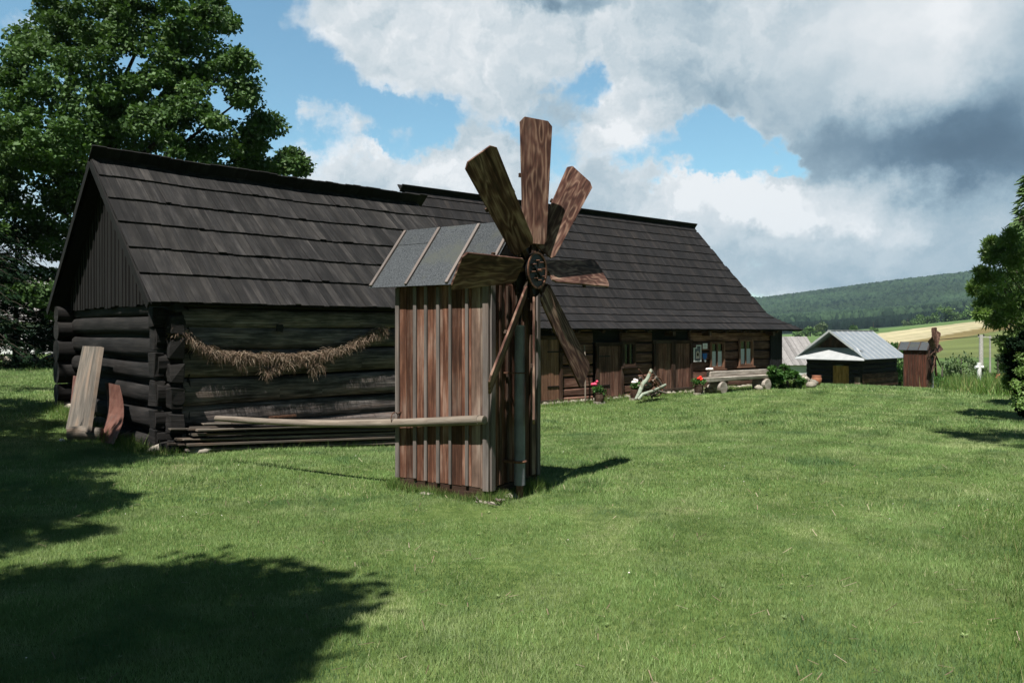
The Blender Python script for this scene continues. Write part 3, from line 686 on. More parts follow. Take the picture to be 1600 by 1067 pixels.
    for phi, r1, *pitch in bl:
        th = R(pitch[0] if pitch else 30)
        p = R(phi); rad = Y * math.cos(p) + Z * math.sin(p); tan = -Y * math.sin(p) + Z * math.cos(p)
        # board face is pitched 30 degrees out of the wheel's plane
        N = (X * math.cos(th) + tan * math.sin(th)).normalized(); Wd = N.cross(rad).normalized()
        r0 = .27; w0 = .135; w1 = .185; ch = .05; sk = rnd.uniform(-.015, .015)
        q = MB(); q.prism([(r0, -w0 * .8), (r0 + .05, -w0), (r1 - ch, -w1), (r1, -w1 + ch), (r1 + sk, w1 - ch), (r1 - ch, w1), (r0 + .05, w0), (r0, w0 * .8)], cz + X * .0, rad, Wd, N, .022, tone=(rnd.uniform(.3, .7), .5))
        bl = L('blade', q, M_blade, rotor, bevel=.003)
        q = MB(); q.box(cz + rad * .40 - N * .028, rad, Wd, N, (.5, .05, .03)); L('blade_strut', q, M_brown, bl)
        q = MB(); q.box(cz + rad * (r1 * .62) - N * .024, Wd, rad, N, (w1 * 1.9, .04, .022))
        L('blade_strut', q, M_brown, bl)
    if pole:
        # tail pole tied along the wall
        s = MB(); n = 14; pts = []; rd = []
        for i in range(n):
            q = i / (n - 1); x = .53 - 3.98 * q
            pts.append((x, -.553 - .05 * q + .012 * math.sin(q * 9), .802 - .215 * q - .05 * math.sin(math.pi * q))); rd.append(.047 - .012 * q + .002 * math.sin(q * 23))
        s.tube(pts, rd, 16, tone=(.6, .1), wob=.02); s.tube([(.53, -.553, .802), (.60, -.556, .806)], .041, 16, tone=(.8, .1))
        tp = L('tail_pole', s, M_pole, smooth=True)
        s = MB(); ring = [(-.555 + .0 * a, -.553 + .056 * math.sin(a), .755 + .062 * math.cos(a)) for a in [i * math.pi / 8 for i in range(17)]]; s.tube(ring, .005, 6); s.tube([(-.555, -.50, .80), (-.53, -.478, .82)], .006, 6); L('wire_tie', s, M_irust, tp)
    return root
mill = build_mill('small board windmill with eight brown blades standing alone in the middle of the lawn', (-.464, 8.386, 0), MA, M_red, M_batten)
# stones and bark scraps at the mill's foot
def scatter_stones(name, pts, label, cat, group, m=M_stone):
    for (v, r, sq) in pts:
        s = MB(); s.stone((v.x, v.y, gz1(v.x, v.y) + r * sq[2] * .35), r, sq); o = s.build(name, m, None, smooth=True); tag(o, label, cat, group)
pts = []
for i in range(10):
    q = rnd.random(); c = mc + ma * (.68 if i % 2 else rnd.uniform(-.5, .7)) + mh * (rnd.uniform(-.55, .5) if i % 2 else -.55); pts.append((c, rnd.uniform(.03, .07), (1.3, 1, .45)))
scatter_stones('foundation_stone', pts, 'small flat stone in the grass at the foot of the near windmill', 'stone', "stones under the near windmill")
for i in range(4):
    c = mc + ma * rnd.uniform(.45, .78) + mh * rnd.uniform(-.68, -.5) if i < 5 else mc + ma * .72 + mh * rnd.uniform(-.5, .5)
    s = MB(); a = rnd.uniform(0, 3); s.box((c.x, c.y, .035 + rnd.uniform(0, .02)), (math.cos(a), math.sin(a), rnd.uniform(-.1, .1)), (-math.sin(a), math.cos(a), .2), (0, -.2, 1), (rnd.uniform(.06, .15), .02, .01), jit=.004)
    tag(s.build('wood_scrap', M_plank), 'loose grey splinter of wood lying by the foot of the near windmill', 'wood scrap', 'wood scraps by the near windmill')
# the second mill beyond the lawn
build_mill('far brown windmill with grey roof and dark blades beside the metal roofed hut', (21.75, 42.0, gz1(21.75, 42.0)), R(-42), M_redd, M_brown, .42, 2.04,
           tuple((b_[0] + 9, b_[1] * .84) for b_ in BL), False)

# ------------------------------------------------------------------ log barn
def courses(mb, O, Lfun, svec, nvec, ks, along, thick, bw=(.085, .15), lift=.040, lap=.08, mi=0):
    """rows of boards: ks list of (distance up slope start, end, a0, a1 at start, a0b,a1b at end)"""
    for (q0, q1, a0, a1) in ks:
        for layer in (0,):
            a = a0
            while a < a1 - .01:
                w = min(rnd.uniform(*bw), a1 - a); c = a + w / 2; j = rnd.uniform(-.009, .009)
                p0 = Lfun(c, q0 + j) + nvec * (lift + rnd.uniform(0, .006) + (.014 if rnd.random() < .08 else 0)); p1 = Lfun(c, q1 + lap) + nvec * .008
                X = (p1 - p0); ln = X.length; X.normalize(); Yv = along; Zv = X.cross(Yv); Zv = -Zv if Zv.z < 0 else Zv
                mb.box((p0 + p1) / 2, X, Yv, Zv, (ln, w - .004, thick)); a += w
def build_barn():
    root = thing('log_barn', 'black log barn with steep board roof nearest the camera on the left', 'barn', tuple(P1(0, 0, 0)))
    def B(name, mb, m, par=root, **k): return mb.build(name, m, par, **k) if par is root else mb.build(name, m, par, local=False, **k)
    def log(s, p, q, r, tone=None, squash=1.0, roll=0.0, hew=0):
        n = 9 if not hew else 25; pts = []; rd = []; p = Vector(p); q = Vector(q)
        ph = rnd.uniform(0, 6); am = rnd.uniform(.004, .014)
        for i in range(n):
            k = i / (n - 1); pts.append(p.lerp(q, k) + Vector((0, 0, am * math.sin(ph + k * 5)))); rd.append(r * (1 + .05 * math.sin(ph * 2 + k * 7) - .05 * k) * (1 - hew * (1 if min(k, 1 - k) < .075 else 0)))
        s.tube(pts, rd, 20, tone, wob=.03, squash=squash, sq=3.4 if roll else 2.4, roll=roll)
    # front wall (logs run along D1)
    LEAN = R(4)
    front = [(.16, .165), (.44, .17), (.80, .205), (1.205, .205), (1.57, .175), (1.86, .155)]
    s = MB()
    for z, r in front: log(s, P1(.42, .25, z), P1(6.3, .25, z + rnd.uniform(-.02, .02)), r, (rnd.uniform(.35, .8), rnd.uniform(.2, .8)), 1.02, LEAN)
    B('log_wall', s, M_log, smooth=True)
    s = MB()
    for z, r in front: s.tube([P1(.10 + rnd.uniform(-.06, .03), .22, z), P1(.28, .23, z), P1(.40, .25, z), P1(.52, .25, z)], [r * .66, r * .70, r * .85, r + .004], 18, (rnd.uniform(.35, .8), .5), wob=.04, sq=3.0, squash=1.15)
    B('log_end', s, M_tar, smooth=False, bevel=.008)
    s = MB()
    s.box(P1(3.2, .30, .82), D1, Vector((0, 0, 1)), B1, (6.0, 2.3, .08)); B('wall_chinking', s, M_black)
    s = MB(); s.prism([(-.05, -.05), (.04, -.07), (.06, 0), (.045, .05), (-.045, .045)], ray_plane(437, 512, P1(0, .045), B1), D1, Vector((0, 0, 1)), B1, .03); B('vent_hole', s, M_black)
    # gable wall, rear wall and far end
    gl = [(.0, .15), (.38, .150), (.74, .142), (1.08, .143), (1.42, .150), (1.76, .142), (1.99, .10)]
    s = MB()
    for z, r in gl: log(s, P1(.30, -.06 + rnd.uniform(-.05, .04), z + .01), P1(.30, 5.22 + rnd.uniform(-.05, .12), z + rnd.uniform(-.01, .03)), r, (rnd.uniform(.3, .8), .5), 1.0, .001, .30)
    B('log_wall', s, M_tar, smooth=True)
    s = MB(); s.box(P1(.34, 2.6, 1.05), B1, Vector((0, 0, 1)), D1, (4.8, 2.1, .06)); B('wall_chinking', s, M_black)
    s = MB()
    for z, r in front: log(s, P1(-.05, 4.9, z + .12), P1(6.3, 4.9, z + .12), r)
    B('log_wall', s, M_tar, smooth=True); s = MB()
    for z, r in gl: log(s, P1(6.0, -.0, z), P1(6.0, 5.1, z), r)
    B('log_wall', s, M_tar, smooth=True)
    # notched corner ends: hewn blocks between the round ends
    s = MB()
    for z, r in front: s.box(P1(.12, .24, z), B1, D1, Vector((0, 0, 1)), (r * 1.15, .14, r * 1.7), (.4, .5), jit=.02)
    for z, r in gl[:6]: s.box(P1(.29, .0, z), D1, B1, Vector((0, 0, 1)), (r * 1.35, .16, r * 1.9), (.4, .5), jit=.025)
    B('corner_notch', s, M_tar, bevel=.012)
    # foundation
    for a, b in ((.12, .12), (.55, .12), (1.7, .15), (3, .12), (4.6, .15), (.2, 1.6), (.15, 3.0), (.2, 4.6)):
        s = MB(); p = P1(a, b); s.stone((p.x, p.y, gz1(p.x, p.y) + .02), .17, (1.2, .9, .5)); B('foundation_stone', s, M_stone, smooth=True)
    # gable boards
    s = MB(); e = .42
    ez, rz, eb, rb = 2.05, 4.43, -.12, 2.585
    while e < 4.78:
        w = min(rnd.uniform(.13, .2), 4.8 - e)
        hh = lambda b: ez + (rz - ez) * (1 - abs(b - rb) / (rb - eb)) - .10
        if hh(e) > 2.12 or hh(e + w) > 2.12:
            zb = 2.06 + rnd.uniform(-.02, .02)
            s.prism([(e, zb), (e + w - .006, zb), (e + w - .006, max(hh(e + w), zb + .01)), (e, max(hh(e), zb + .01))], P1(.17 + rnd.uniform(-.004, .004), 0, 0), B1, Vector((0, 0, 1)), D1, .022, 'V')
            if rnd.random() < .9: s.box(P1(.152, e, (zb + hh(e)) / 2 - .02), Vector((0, 0, 1)), B1, D1, (max(.05, hh(e) - zb - .06), .035, .016))
        e += w
    B('gable_boards', s, M_gable, bevel=.002)
    s = MB(); e = .4
    while e < 4.8:
        s.box(P1(6.1, e, 2.06 + max(.02, hh(e) - 2.06) / 2), Vector((0, 0, 1)), B1, D1, (max(.04, hh(e) - 2.06), .15, .02)); e += .155
    B('gable_boards', s, M_gable)
    # roof
    S = (P1(0, rb, rz) - P1(0, eb, ez)); SL = S.length; S.normalize(); N = D1.cross(S); N = -N if N.z < 0 else N
    Sb = (P1(0, rb, rz) - P1(0, 2 * rb - eb, ez)).normalized(); Nb = D1.cross(Sb); Nb = -Nb if Nb.z < 0 else Nb
    y_c = [474, 429.5, 389, 349, 311, 276]
    qs = []
    for py in y_c:                              # distance up the slope of each course line, measured at the left verge
        best = min([q * .01 for q in range(0, 370)], key=lambda q: abs(HY - F * ((P1(-.09, eb, ez) + S * q).z - CH) / (P1(-.09, eb, ez) + S * q).y - py)); qs.append(best)
    qs[0] = -.02; qs.append(SL + .02)
    sag = lambda c: Vector((0, 0, -.035 * math.sin(math.pi * (c + .1) / 6.4) + .007 * math.sin(c * 3.1)))
    s = MB()
    for i in range(6):
        courses(s, None, lambda c, q: P1(c, eb, ez) + S * q + sag(c) * (q / SL), S, N, [(qs[i], qs[i + 1] - (.06 if i == 5 else 0), -.09 - .0 * i, 6.36)], D1, .022)
    B('roof', s, M_roof, bevel=.002)
    s = MB()
    for i in range(6):
        courses(s, None, lambda c, q: P1(c, 2 * rb - eb, ez) + Sb * q + sag(c) * (q / SL), Sb, Nb, [(qs[i], qs[i + 1] - (.06 if i == 5 else 0), -.09, 6.36)], D1, .022)
    B('roof', s, M_roof)
    s = MB()      # under-roof battens / soffit
    for q0, q1, a in ((.02, SL - .03, 0),):
        s.box(P1(3.13, eb, ez) + S * (SL / 2) - N * .055, S, D1, N, (SL - .1, 6.36, .016)); s.box(P1(3.13, 2 * rb - eb, ez) + Sb * (SL / 2) - Nb * .055, Sb, D1, Nb, (SL - .1, 6.36, .016))
    B('roof_underside', s, M_black)
    s = MB(); a = -.12
    while a < 6.42:
        w = rnd.uniform(.12, .22); s.box(P1(a + w / 2, 0, 0) + (P1(0, rb, rz) - P1(0, 0, 0)) - Sb * .165 + Nb * .035 + sag(a) + Sb * (.17 + rnd.uniform(-.014, .012)), Sb, D1, Nb, (.5, w - .004, .022)); a += w
    B('ridge_board', s, M_black)
    for Sx, Nx, b0 in ((S, N, eb), (Sb, Nb, 2 * rb - eb)):
        s = MB(); s.box(P1(-.105, b0, ez) + Sx * (SL / 2 - .03) - Nx * .035, Sx, Nx, D1, (SL - .05, .12, .024), (.5, .3)); B('bargeboard', s, M_gable, bevel=.003)
    # tie beam end and eave plate
    s = MB(); s.beam(P1(-.05, .13, 2.08), P1(6.3, .13, 2.08), .1, .12); s.beam(P1(-.05, 5.0, 2.08), P1(6.3, 5.0, 2.08), .1, .12); B('wall_plate', s, M_tar)
    return root
barn = build_barn()

# ------------------------------------------------------------------ the long house
def build_house():
    root = thing('long_farmhouse', 'long dark wooden farmhouse with low eaves and grey board roof behind the windmill', 'farmhouse', tuple(P2(0, .3, -.3)))
    Z = Vector((0, 0, 1)); WB = .30
    def a_at(px, b): X0 = C2.x + B2.x * b; Y0 = C2.y + B2.y * b; tt = (px - CX) / F; return (tt * Y0 - X0) / (D2.x - D2.y * tt)
    def az_(px, py, b=WB): a = a_at(px, b); p = P2(a, b); return a, CH - (py - HY) / F * p.y
    def B(name, mb, m, par=root, **k): return mb.build(name, m, par, **k)
    a_end = a_at(1219, WB); a_beg = -5.6
    # horizontal timbers of the wall
    edges = [-.42, -.12, .12, .42, .75, 1.06, 1.36, 1.68, 2.0]
    s = MB()
    spans = [(a_beg, a_at(846, WB)), (a_at(879, WB), a_at(928, WB)), (a_at(972, WB), a_at(1021, WB)), (a_at(1080, WB), a_end)]
    for z0, z1 in zip(edges, edges[1:]):
        for sa, sb in spans:
            o = rnd.uniform(-.012, .012)
            n = 8; cz_ = (z0 + z1) / 2
            s.box(P2((sa + sb) / 2, WB + .11 + o, cz_), D2, Z, B2, (sb - sa, z1 - z0 - rnd.uniform(.02, .05), .18), (rnd.random(), rnd.random()), jit=.012)
    B('timber_wall', s, M_house, bevel=.03)
    s = MB(); s.box(P2((a_beg + a_end) / 2, WB + .2, .85), D2, Z, B2, (a_end - a_beg - .05, 2.4, .12)); B('wall_core', s, M_black)
    for c_, X_, Y_, L_ in ((P2(a_end - .1, WB + 3.3, 0), B2, D2, 6.3), (P2(a_beg + .1, WB + 3.3, 0), B2, D2, 6.3), (P2((a_beg + a_end) / 2, WB + 6.5, 0), D2, B2, a_end - a_beg)):
        s = MB()
        for k in range(7): s.box(c_ + Vector((0, 0, -.15 + .34 * k)), X_, Z, Y_, (L_, .335, .16))
        B('timber_wall', s, M_brown)
    # corner post of vertical boards at the far end
    s = MB(); a0 = a_at(1203, WB - .02)
    while a0 < a_end + .04: s.box(P2(a0 + .06, WB - .03, .82), Z, D2, B2, (2.1, .115, .03)); a0 += .12
    B('corner_boards', s, M_black)
    # stone footing
    s = MB(); a = a_beg
    while a < a_end:
        p = P2(a, WB + .02); s.stone((p.x, p.y, gz1(p.x, p.y) + .02), rnd.uniform(.09, .14), (1.5, .8, .6)); a += rnd.uniform(.2, .32)
    B('stone_footing', s, M_stone, smooth=True)
    # doors
    def door(px0, px1, py0, py1, m, ledge=(.22, .8), w=.13, hinge=True, b=WB + .02, side=1):
        a0, z0 = az_(px0, py1, b); a1, _ = az_(px1, py1, b); z1 = az_(px0, py0, b)[1]
        s = MB(); a = a0
        while a < a1 - .02:
            ww = min(rnd.uniform(w * .8, w * 1.2), a1 - a); s.box(P2(a + ww / 2, b, (z0 + z1) / 2), Z, D2, B2, (z1 - z0, ww - .006, .035)); a += ww
        d = B('door', s, m, bevel=.003)
        if hinge:
            for q in ledge:
              h = MB(); h.box(P2(a1 - .22 if side > 0 else a0 + .22, b - .03, z0 + (z1 - z0) * q), D2, Z, B2, (.42, .035, .012))
              hh = h.build('hinge', M_iron, None); hh.parent = d; hh.data.transform(root.matrix_world.inverted())
        f_ = MB()
        for aa in (a0 - .06, a1 + .06): f_.box(P2(aa, b - .015, (z0 + z1) / 2 + .03), Z, D2, B2, (z1 - z0 + .1, .10, .07))
        f_.box(P2((a0 + a1) / 2, b - .015, z1 + .06), D2, Z, B2, (a1 - a0 + .3, .10, .065)); f_.box(P2((a0 + a1) / 2, b - .01, z0 - .04), D2, Z, B2, (a1 - a0 + .2, .08, .09))
        fo = B('door_frame', f_, M_brown, bevel=.004)
        return d
    door(843, 873, 531, 626, M_door); door(935, 969, 541, 620, M_house, side=-1)
    door(1024, 1050, 537, 608, M_house, hinge=False); door(1051, 1077, 537, 606, M_house, hinge=False)
    # dark small window by the second door
    def window(px0, px1, py0, py1, curtain, bars, casing):
        b = WB - .03; a0, z0 = az_(px0, py1, b); a1, _ = az_(px1, py1, b); z1 = az_((px0 + px1) / 2, py0, b)[1]; z0 = az_((px0 + px1) / 2, py1, b)[1]
        ca = (a0 + a1) / 2; cz_ = (z0 + z1) / 2; W_ = a1 - a0; H = z1 - z0; fw = .07
        f_ = MB()
        for sg in (-1, 1): f_.box(P2(ca + sg * (W_ / 2 - fw / 2), b, cz_), Z, D2, B2, (H, fw, .06))
        f_.box(P2(ca, b, z1 - fw / 2), D2, Z, B2, (W_ - 2 * fw, fw, .055)); f_.box(P2(ca, b, z0 + fw / 2), D2, Z, B2, (W_ - 2 * fw, fw, .055)); f_.box(P2(ca, b - .02, z0 - .03), D2, Z, B2, (W_ + .1, .045, .12))
        w = B('window', f_, casing, bevel=.003)
        def sub(name, mb, m): o = mb.build(name, m, None); o.data.transform(root.matrix_world.inverted()); o.parent = w
        sh = MB()
        sh.box(P2(ca, b + .01, cz_), Z, D2, B2, (H - 2 * fw, .045, .04))
        for sg in (-1, 1):
            sh.box(P2(ca + sg * (W_ / 2 - fw - .018), b + .012, cz_), Z, D2, B2, (H - 2 * fw, .03, .035))
            for q in bars: sh.box(P2(ca + sg * W_ / 4, b + .014, z0 + H * q), D2, Z, B2, (W_ / 2 - fw - .02, .018, .02))
        sub('sash', sh, casing)
        g = MB(); g.box(P2(ca, b + .036, cz_), D2, Z, B2, (W_ - 2 * fw, H - 2 * fw, .004)); sub('pane', g, M_glass)
        if curtain:
            for sg in (-1, 1):
                c = MB(); n = 9; w_ = W_ / 2 - fw - .05; ht = (H - 2 * fw) * .66
                for i in range(n):
                    u0 = ca + sg * (W_ / 4 - .008) - w_ / 2 + w_ * i / n; c.box(P2(u0 + w_ / n / 2, b + .029 + .002 * (i % 2), z0 + fw + ht / 2 + .01), Z, D2, B2, (ht, w_ / n, .003), (.5 + .3 * (i % 2), .5))
                sub('curtain', c, M_curt)
    window(973, 993, 534, 572, False, (.35, .65), M_brown)
    window(1109.5, 1132, 534, 576, True, (), M_door); window(1154.5, 1176.5, 530, 572, True, (), M_door)
    # eave plate, rafter tails
    s = MB(); s.beam(P2(a_beg, WB - .03, 1.80), P2(a_end + .3, WB - .03, 1.80), .14, .16); 
    for a in np.arange(a_beg + .3, a_end, .95): s.beam(P2(a, .06, 1.69), P2(a, 1.2, 2.32), .09, .1)
    for px in (1047, 1104, 1203): a = a_at(px, .2); s.box(P2(a, .2, 1.62), B2, D2, Z, (.34, .12, .14))
    B('eave_beam', s, M_brown)
    # roof
    prof = [(0, 1.74)]
    for i in range(3): prof.append((prof[-1][0] + .30, prof[-1][1] + .215))
    for i in range(10): prof.append((prof[-1][0] + .242, prof[-1][1] + .31))
    prof.append((3.45, 5.66))
    sil = [1255, 1233, 1209, 1196, 1184.6, 1173.5, 1161.6, 1150.5, 1140, 1129, 1119, 1109, 1098, 1088, 1085]
    ends = [a_at(px, b) for px, (b, z) in zip(sil, prof)]
    print('house right ends', [round(e, 2) for e in ends])
    a_left = -1.95                                # left verge: rake of the ridge's left end
    lefts = [a_at(630, 3.45)] * 15; print('house left', lefts[0])
    RB = 3.45
    def slope(back):
        s = MB()
        for i in range(14):
            (b0, z0), (b1, z1) = prof[i], prof[i + 1]
            if back: b0, b1 = 2 * RB - b0, 2 * RB - b1
            e0, e1 = ends[i], ends[i + 1]
            p = P2(0, b0, z0); q = P2(0, b1, z1); S = (q - p); SL = S.length; S.normalize(); N = D2.cross(S); N = -N if N.z < 0 else N
            a = lefts[i]
            while a < e0 - .01:
                w = min(rnd.uniform(.10, .2), e0 - a); c = a + w / 2
                # boards near the hip are cut along it
                f0 = 1.0
                if c > e1: f0 = max(.12, (e0 - c) / max(e0 - e1, 1e-3))
                ln = SL * f0 + .05 * f0; j = rnd.uniform(-.010, .006)
                p0 = P2(c, b0, z0) + S * j + N * (.032 + rnd.uniform(0, .004)); p1 = P2(c, b0, z0) + S * ln + N * .006
                X = p1 - p0; l_ = X.length; X.normalize(); Zv = X.cross(D2); Zv = -Zv if Zv.z < 0 else Zv
                s.box((p0 + p1) / 2, X, D2, Zv, (l_, w - .003, .02)); a += w
        return s
    B('roof', slope(False), M_roof2); B('roof', slope(True), M_roof2)
    # hipped far end: rows between the two hip lines
    s = MB()
    for i in range(14):
        (b0, z0), (b1, z1) = prof[i], prof[i + 1]; e0, e1 = ends[i], ends[i + 1]
        A = P2(e0, b0, z0 + .02); Bq = P2(e0, 2 * RB - b0, z0 + .02); C = P2(e1, 2 * RB - b1, z1 + .01); Dq = P2(e1, b1, z1 + .01)
        s.quad(A, Bq, C, Dq)
        s.quad(P2(e0 - .02, b0, z0 - .03), P2(e0 - .02, 2 * RB - b0, z0 - .03), P2(e1 - .02, 2 * RB - b1, z1 - .03), P2(e1 - .02, b1, z1 - .03))
    B('roof', s, M_roof2)
    s = MB()
    for i in range(14):
        (b0, z0), (b1, z1) = prof[i], prof[i + 1]
        for k in (0, 1):
            f = (lambda b: b) if k == 0 else (lambda b: 2 * RB - b)
            s.quad(P2(lefts[i], f(b0), z0 - .012), P2(ends[i] - .03, f(b0), z0 - .012), P2(ends[i + 1] - .03, f(b1), z1 - .012), P2(lefts[i], f(b1), z1 - .012))
    B('roof_underside', s, M_black)
    s = MB(); al = lefts[0]
    s.prism([(.35, 1.7), (2 * RB - .35, 1.7), (2 * RB - .9, 2.35), (RB, 5.5), (.9, 2.35)], P2(al + .25, 0, 0), B2, Z, D2, .04, 'V'); B('gable_boards', s, M_gable)
    s = MB(); s.box(P2((lefts[0] + ends[-1]) / 2 - .04, RB - .05, 5.70), D2, nrm(B2 * .66 - Z * .75), nrm(B2 * .75 + Z * .66), (ends[-1] - lefts[0] + .12, .24, .03)); s.box(P2((lefts[0] + ends[-1]) / 2 - .04, RB + .06, 5.72), D2, nrm(B2 * .66 + Z * .75), nrm(B2 * .75 - Z * .66), (ends[-1] - lefts[0] + .12, .26, .03)); B('ridge_board', s, M_black)
    # things on or by the wall
    def onwall(px0, px1, py0, py1, b):
        a0, _ = az_(px0, py0, b); a1, _ = az_(px1, py0, b); z1 = az_((px0 + px1) / 2, py0, b)[1]; z0 = az_((px0 + px1) / 2, py1, b)[1]; return a0, a1, z0, z1
    a0, a1, z0, z1 = onwall(1082.5, 1094.5, 539, 565, WB - .02)
    r2 = thing('poster', 'white framed printed poster hanging on the wall left of the windows', 'poster', tuple(P2(a0, WB - .04, z0)))
    s = MB(); W_, H = a1 - a0, z1 - z0; s.prism([(0, 0), (W_, 0), (W_, H), (W_ * .36, H), (W_ * .36, H * .84), (0, H * .84)], P2(a0, WB - .05, z0), D2, Z, B2, .012); s.build('frame', M_wh, r2)
    s = MB(); s.prism([(W_ * .14, H * .07), (W_ * .86, H * .07), (W_ * .86, H * .93), (W_ * .44, H * .93), (W_ * .44, H * .78), (W_ * .14, H * .78)], P2(a0, WB - .060, z0), D2, Z, B2, .004); s.build('print', M_ink, r2)
    s = MB(); arch = [(.27, .18), (.73, .18), (.73, .48)] + [(.5 + .23 * math.cos(q), .48 + .16 * math.sin(q)) for q in np.linspace(.3, 2.84, 7)] + [(.27, .48)]
    s.prism([(W_ * u, H * v) for u, v in arch], P2(a0, WB - .064, z0), D2, Z, B2, .003); s.build('picture', M_pale, r2)
    s = MB(); arch = [(.38, .34), (.62, .34)] + [(.5 + .12 * math.cos(q), .45 + .09 * math.sin(q)) for q in np.linspace(0, 3.14, 7)]
    s.prism([(W_ * u, H * v) for u, v in arch], P2(a0, WB - .067, z0), D2, Z, B2, .002); s.box(P2(a0 + W_ * .64, WB - .064, z0 + H * .86), D2, Z, B2, (W_ * .36, H * .03, .003)); s.box(P2(a0 + W_ * .5, WB - .064, z0 + H * .12), D2, Z, B2, (W_ * .5, H * .03, .003)); s.build('picture_detail', M_brown, r2)
    a0, a1, z0, z1 = onwall(1097, 1104, 536.5, 545, WB - .02)
    r3 = thing('notice', 'small white square notice above the blue pennant on the wall', 'notice', tuple(P2(a0, WB - .04, z0)))
    s = MB(); s.box(P2((a0 + a1) / 2, WB - .05, (z0 + z1) / 2), D2, Z, B2, (a1 - a0, z1 - z0, .012)); s.build('board', M_wh, r3)
    s = MB(); 
    for k in range(4): s.box(P2((a0 + a1) / 2, WB - .058, z0 + (z1 - z0) * (.3 + .15 * k)), D2, Z, B2, ((a1 - a0) * .5, .006, .002))
    s.build('printed_lines', M_ink, r3)
    a0, a1, z0, z1 = onwall(1096.5, 1103.5, 552, 566, WB - .02)
    r4 = thing('pennant', 'small blue cloth pennant hanging below the white notice', 'pennant', tuple(P2(a0, WB - .04, z0)))
    s = MB(); W_, H = a1 - a0, z1 - z0; s.prism([(0, H), (W_, H), (W_ * .95, H * .55), (W_ * .6, H * .3), (W_ * .35, H * .32), (W_ * .08, H * .5)], P2(a0, WB - .05, z0), D2, Z, B2, .01); s.build('cloth', M_blue, r4)
    s = MB(); 
    for k in range(5): s.beam(P2(a0 + W_ * (.3 + .1 * k), WB - .055, z0 + H * .32), P2(a0 + W_ * (.3 + .12 * k), WB - .055, z0 + rnd.uniform(-.02, .05)), .012, .006)
    s.build('fringe', M_curt, r4)
    return a_at, az_
a_at, az_ = build_house()

# ------------------------------------------------------------------ straw garland on the barn wall
def build_garland():
    root = thing('straw_garland', 'shaggy brown rope of straw hanging in a curve on the log barn wall', 'straw garland', tuple(ray_plane(437, 560, P1(0, -.02), B1)))
    path = [(272, 514), (290, 522), (310, 537), (335, 548), (365, 554), (395, 556), (430, 556), (465, 556), (500, 553), (530, 545), (560, 532), (585, 520), (602, 512)]
    side = [(418, 582), (432, 574), (450, 568), (470, 563), (490, 566), (498, 576)]
    Vv = []; Ff = []; T = []
    def strands(path, n, r, Lm):
        P = [ray_plane(x, y, P1(0, -.005), B1) for x, y in path]
        core = MB(); core.tube(P, [r * .3] * len(P), 8, wob=.2); 
        for _ in range(n):
            q = rnd.random() * (len(P) - 1); i = min(int(q), len(P) - 2); c = P[i].lerp(P[i + 1], q - i)
            a = rnd.uniform(0, 6.283); rr = r * math.sqrt(rnd.random()) * (.55 + .75 * abs(math.sin(q * 2.3 + 1)) * (.6 + .4 * math.sin(q * 7.1))); c = c + B1 * ((.3 - abs(math.cos(a))) * rr * .75) + Vector((0, 0, math.sin(a) * rr)) + D1 * rnd.uniform(-.03, .03)
            d = (P[i + 1] - P[i]).normalized() * rnd.uniform(-1, 1) + Vector((0, 0, -1)) * rnd.uniform(-.15, 1.0) - B1 * rnd.uniform(-.4, .45)
            d.normalize(); ln = rnd.uniform(.4, 1.3) * Lm; w = rnd.uniform(.0015, .004)
            sdv = d.cross(Vector((rnd.uniform(-1, 1), rnd.uniform(-1, 1), rnd.uniform(-1, 1)))).normalized() * w
            mid = c + d * ln * .5; end = mid + (d + Vector((0, 0, -.7))).normalized() * ln * .5
            k = len(Vv); Vv.extend([c - sdv, c + sdv, mid + sdv * .8, mid - sdv * .8, end + sdv * .3, end - sdv * .3]); Ff.extend([(k, k + 1, k + 2, k + 3), (k + 3, k + 2, k + 4, k + 5)]); tt = rnd.random(); T.extend([tt, tt])
        return core
    c1 = strands(path, 7600, .072, .15); c2 = strands(side, 1300, .04, .11)
    for p in ((418, 585), (455, 572), (490, 580), (505, 575), (378, 572), (345, 560)): strands([(p[0] - 5, p[1] - 8), (p[0], p[1])], 90, .02, .16)
    o = fastmesh('straw_strands', np.array([tuple(v) for v in Vv]), np.array(Ff), np.array(T), M_straw); o.data.transform(root.matrix_world.inverted()); o.parent = root
    c1.v += c2.v if False else []; c1.build('straw_core', M_straw, root)
build_garland()

# ------------------------------------------------------------------ planks piled along the barn
for i in range(30):
    lay = i // 5; a0 = rnd.uniform(.12, .6) + .12 * (i % 4 == 3); ln = rnd.uniform(3.2, 4.9); z = .055 + lay * .068 + rnd.uniform(0, .012); b = -.06 - .065 * (i % 5) + rnd.uniform(-.03, .03) - .0 * lay
    if lay == 5: a0 += .4
    tl = rnd.uniform(-.07, .06) + (.03 if lay > 2 else 0)
    s = MB(); p = P1(a0, b, z); q = P1(a0 + ln, b + rnd.uniform(-.05, .05), z + tl * .5); p.z += gz1(p.x, p.y); q.z += gz1(q.x, q.y) + .02
    dv = (q - p).normalized(); s.box((p + q) / 2, dv, B1, dv.cross(B1), ((q - p).length, rnd.uniform(.07, .12), rnd.uniform(.018, .03)), jit=.006)
    pale = rnd.random() < .6; o = s.build('plank', M_plank if pale else M_dkplank, None, bevel=.002); tag(o, ('pale grey' if pale else 'dark brown') + ' weathered plank in the low pile along the front wall of the log barn', 'plank', 'planks piled along the log barn wall')
s = MB(); p = P1(1.75, -.30, .40); s.box(p, D1, B1, Vector((0, 0, 1)), (.42, .05, .03)); tag(s.build('brick_red_offcut', M_irust), 'short rusty red offcut lying on the plank pile by the log barn', 'offcut')
c = ray_plane(292, 648 + 60, P1(0, -.25), B1); c = P1(.42, -.16)
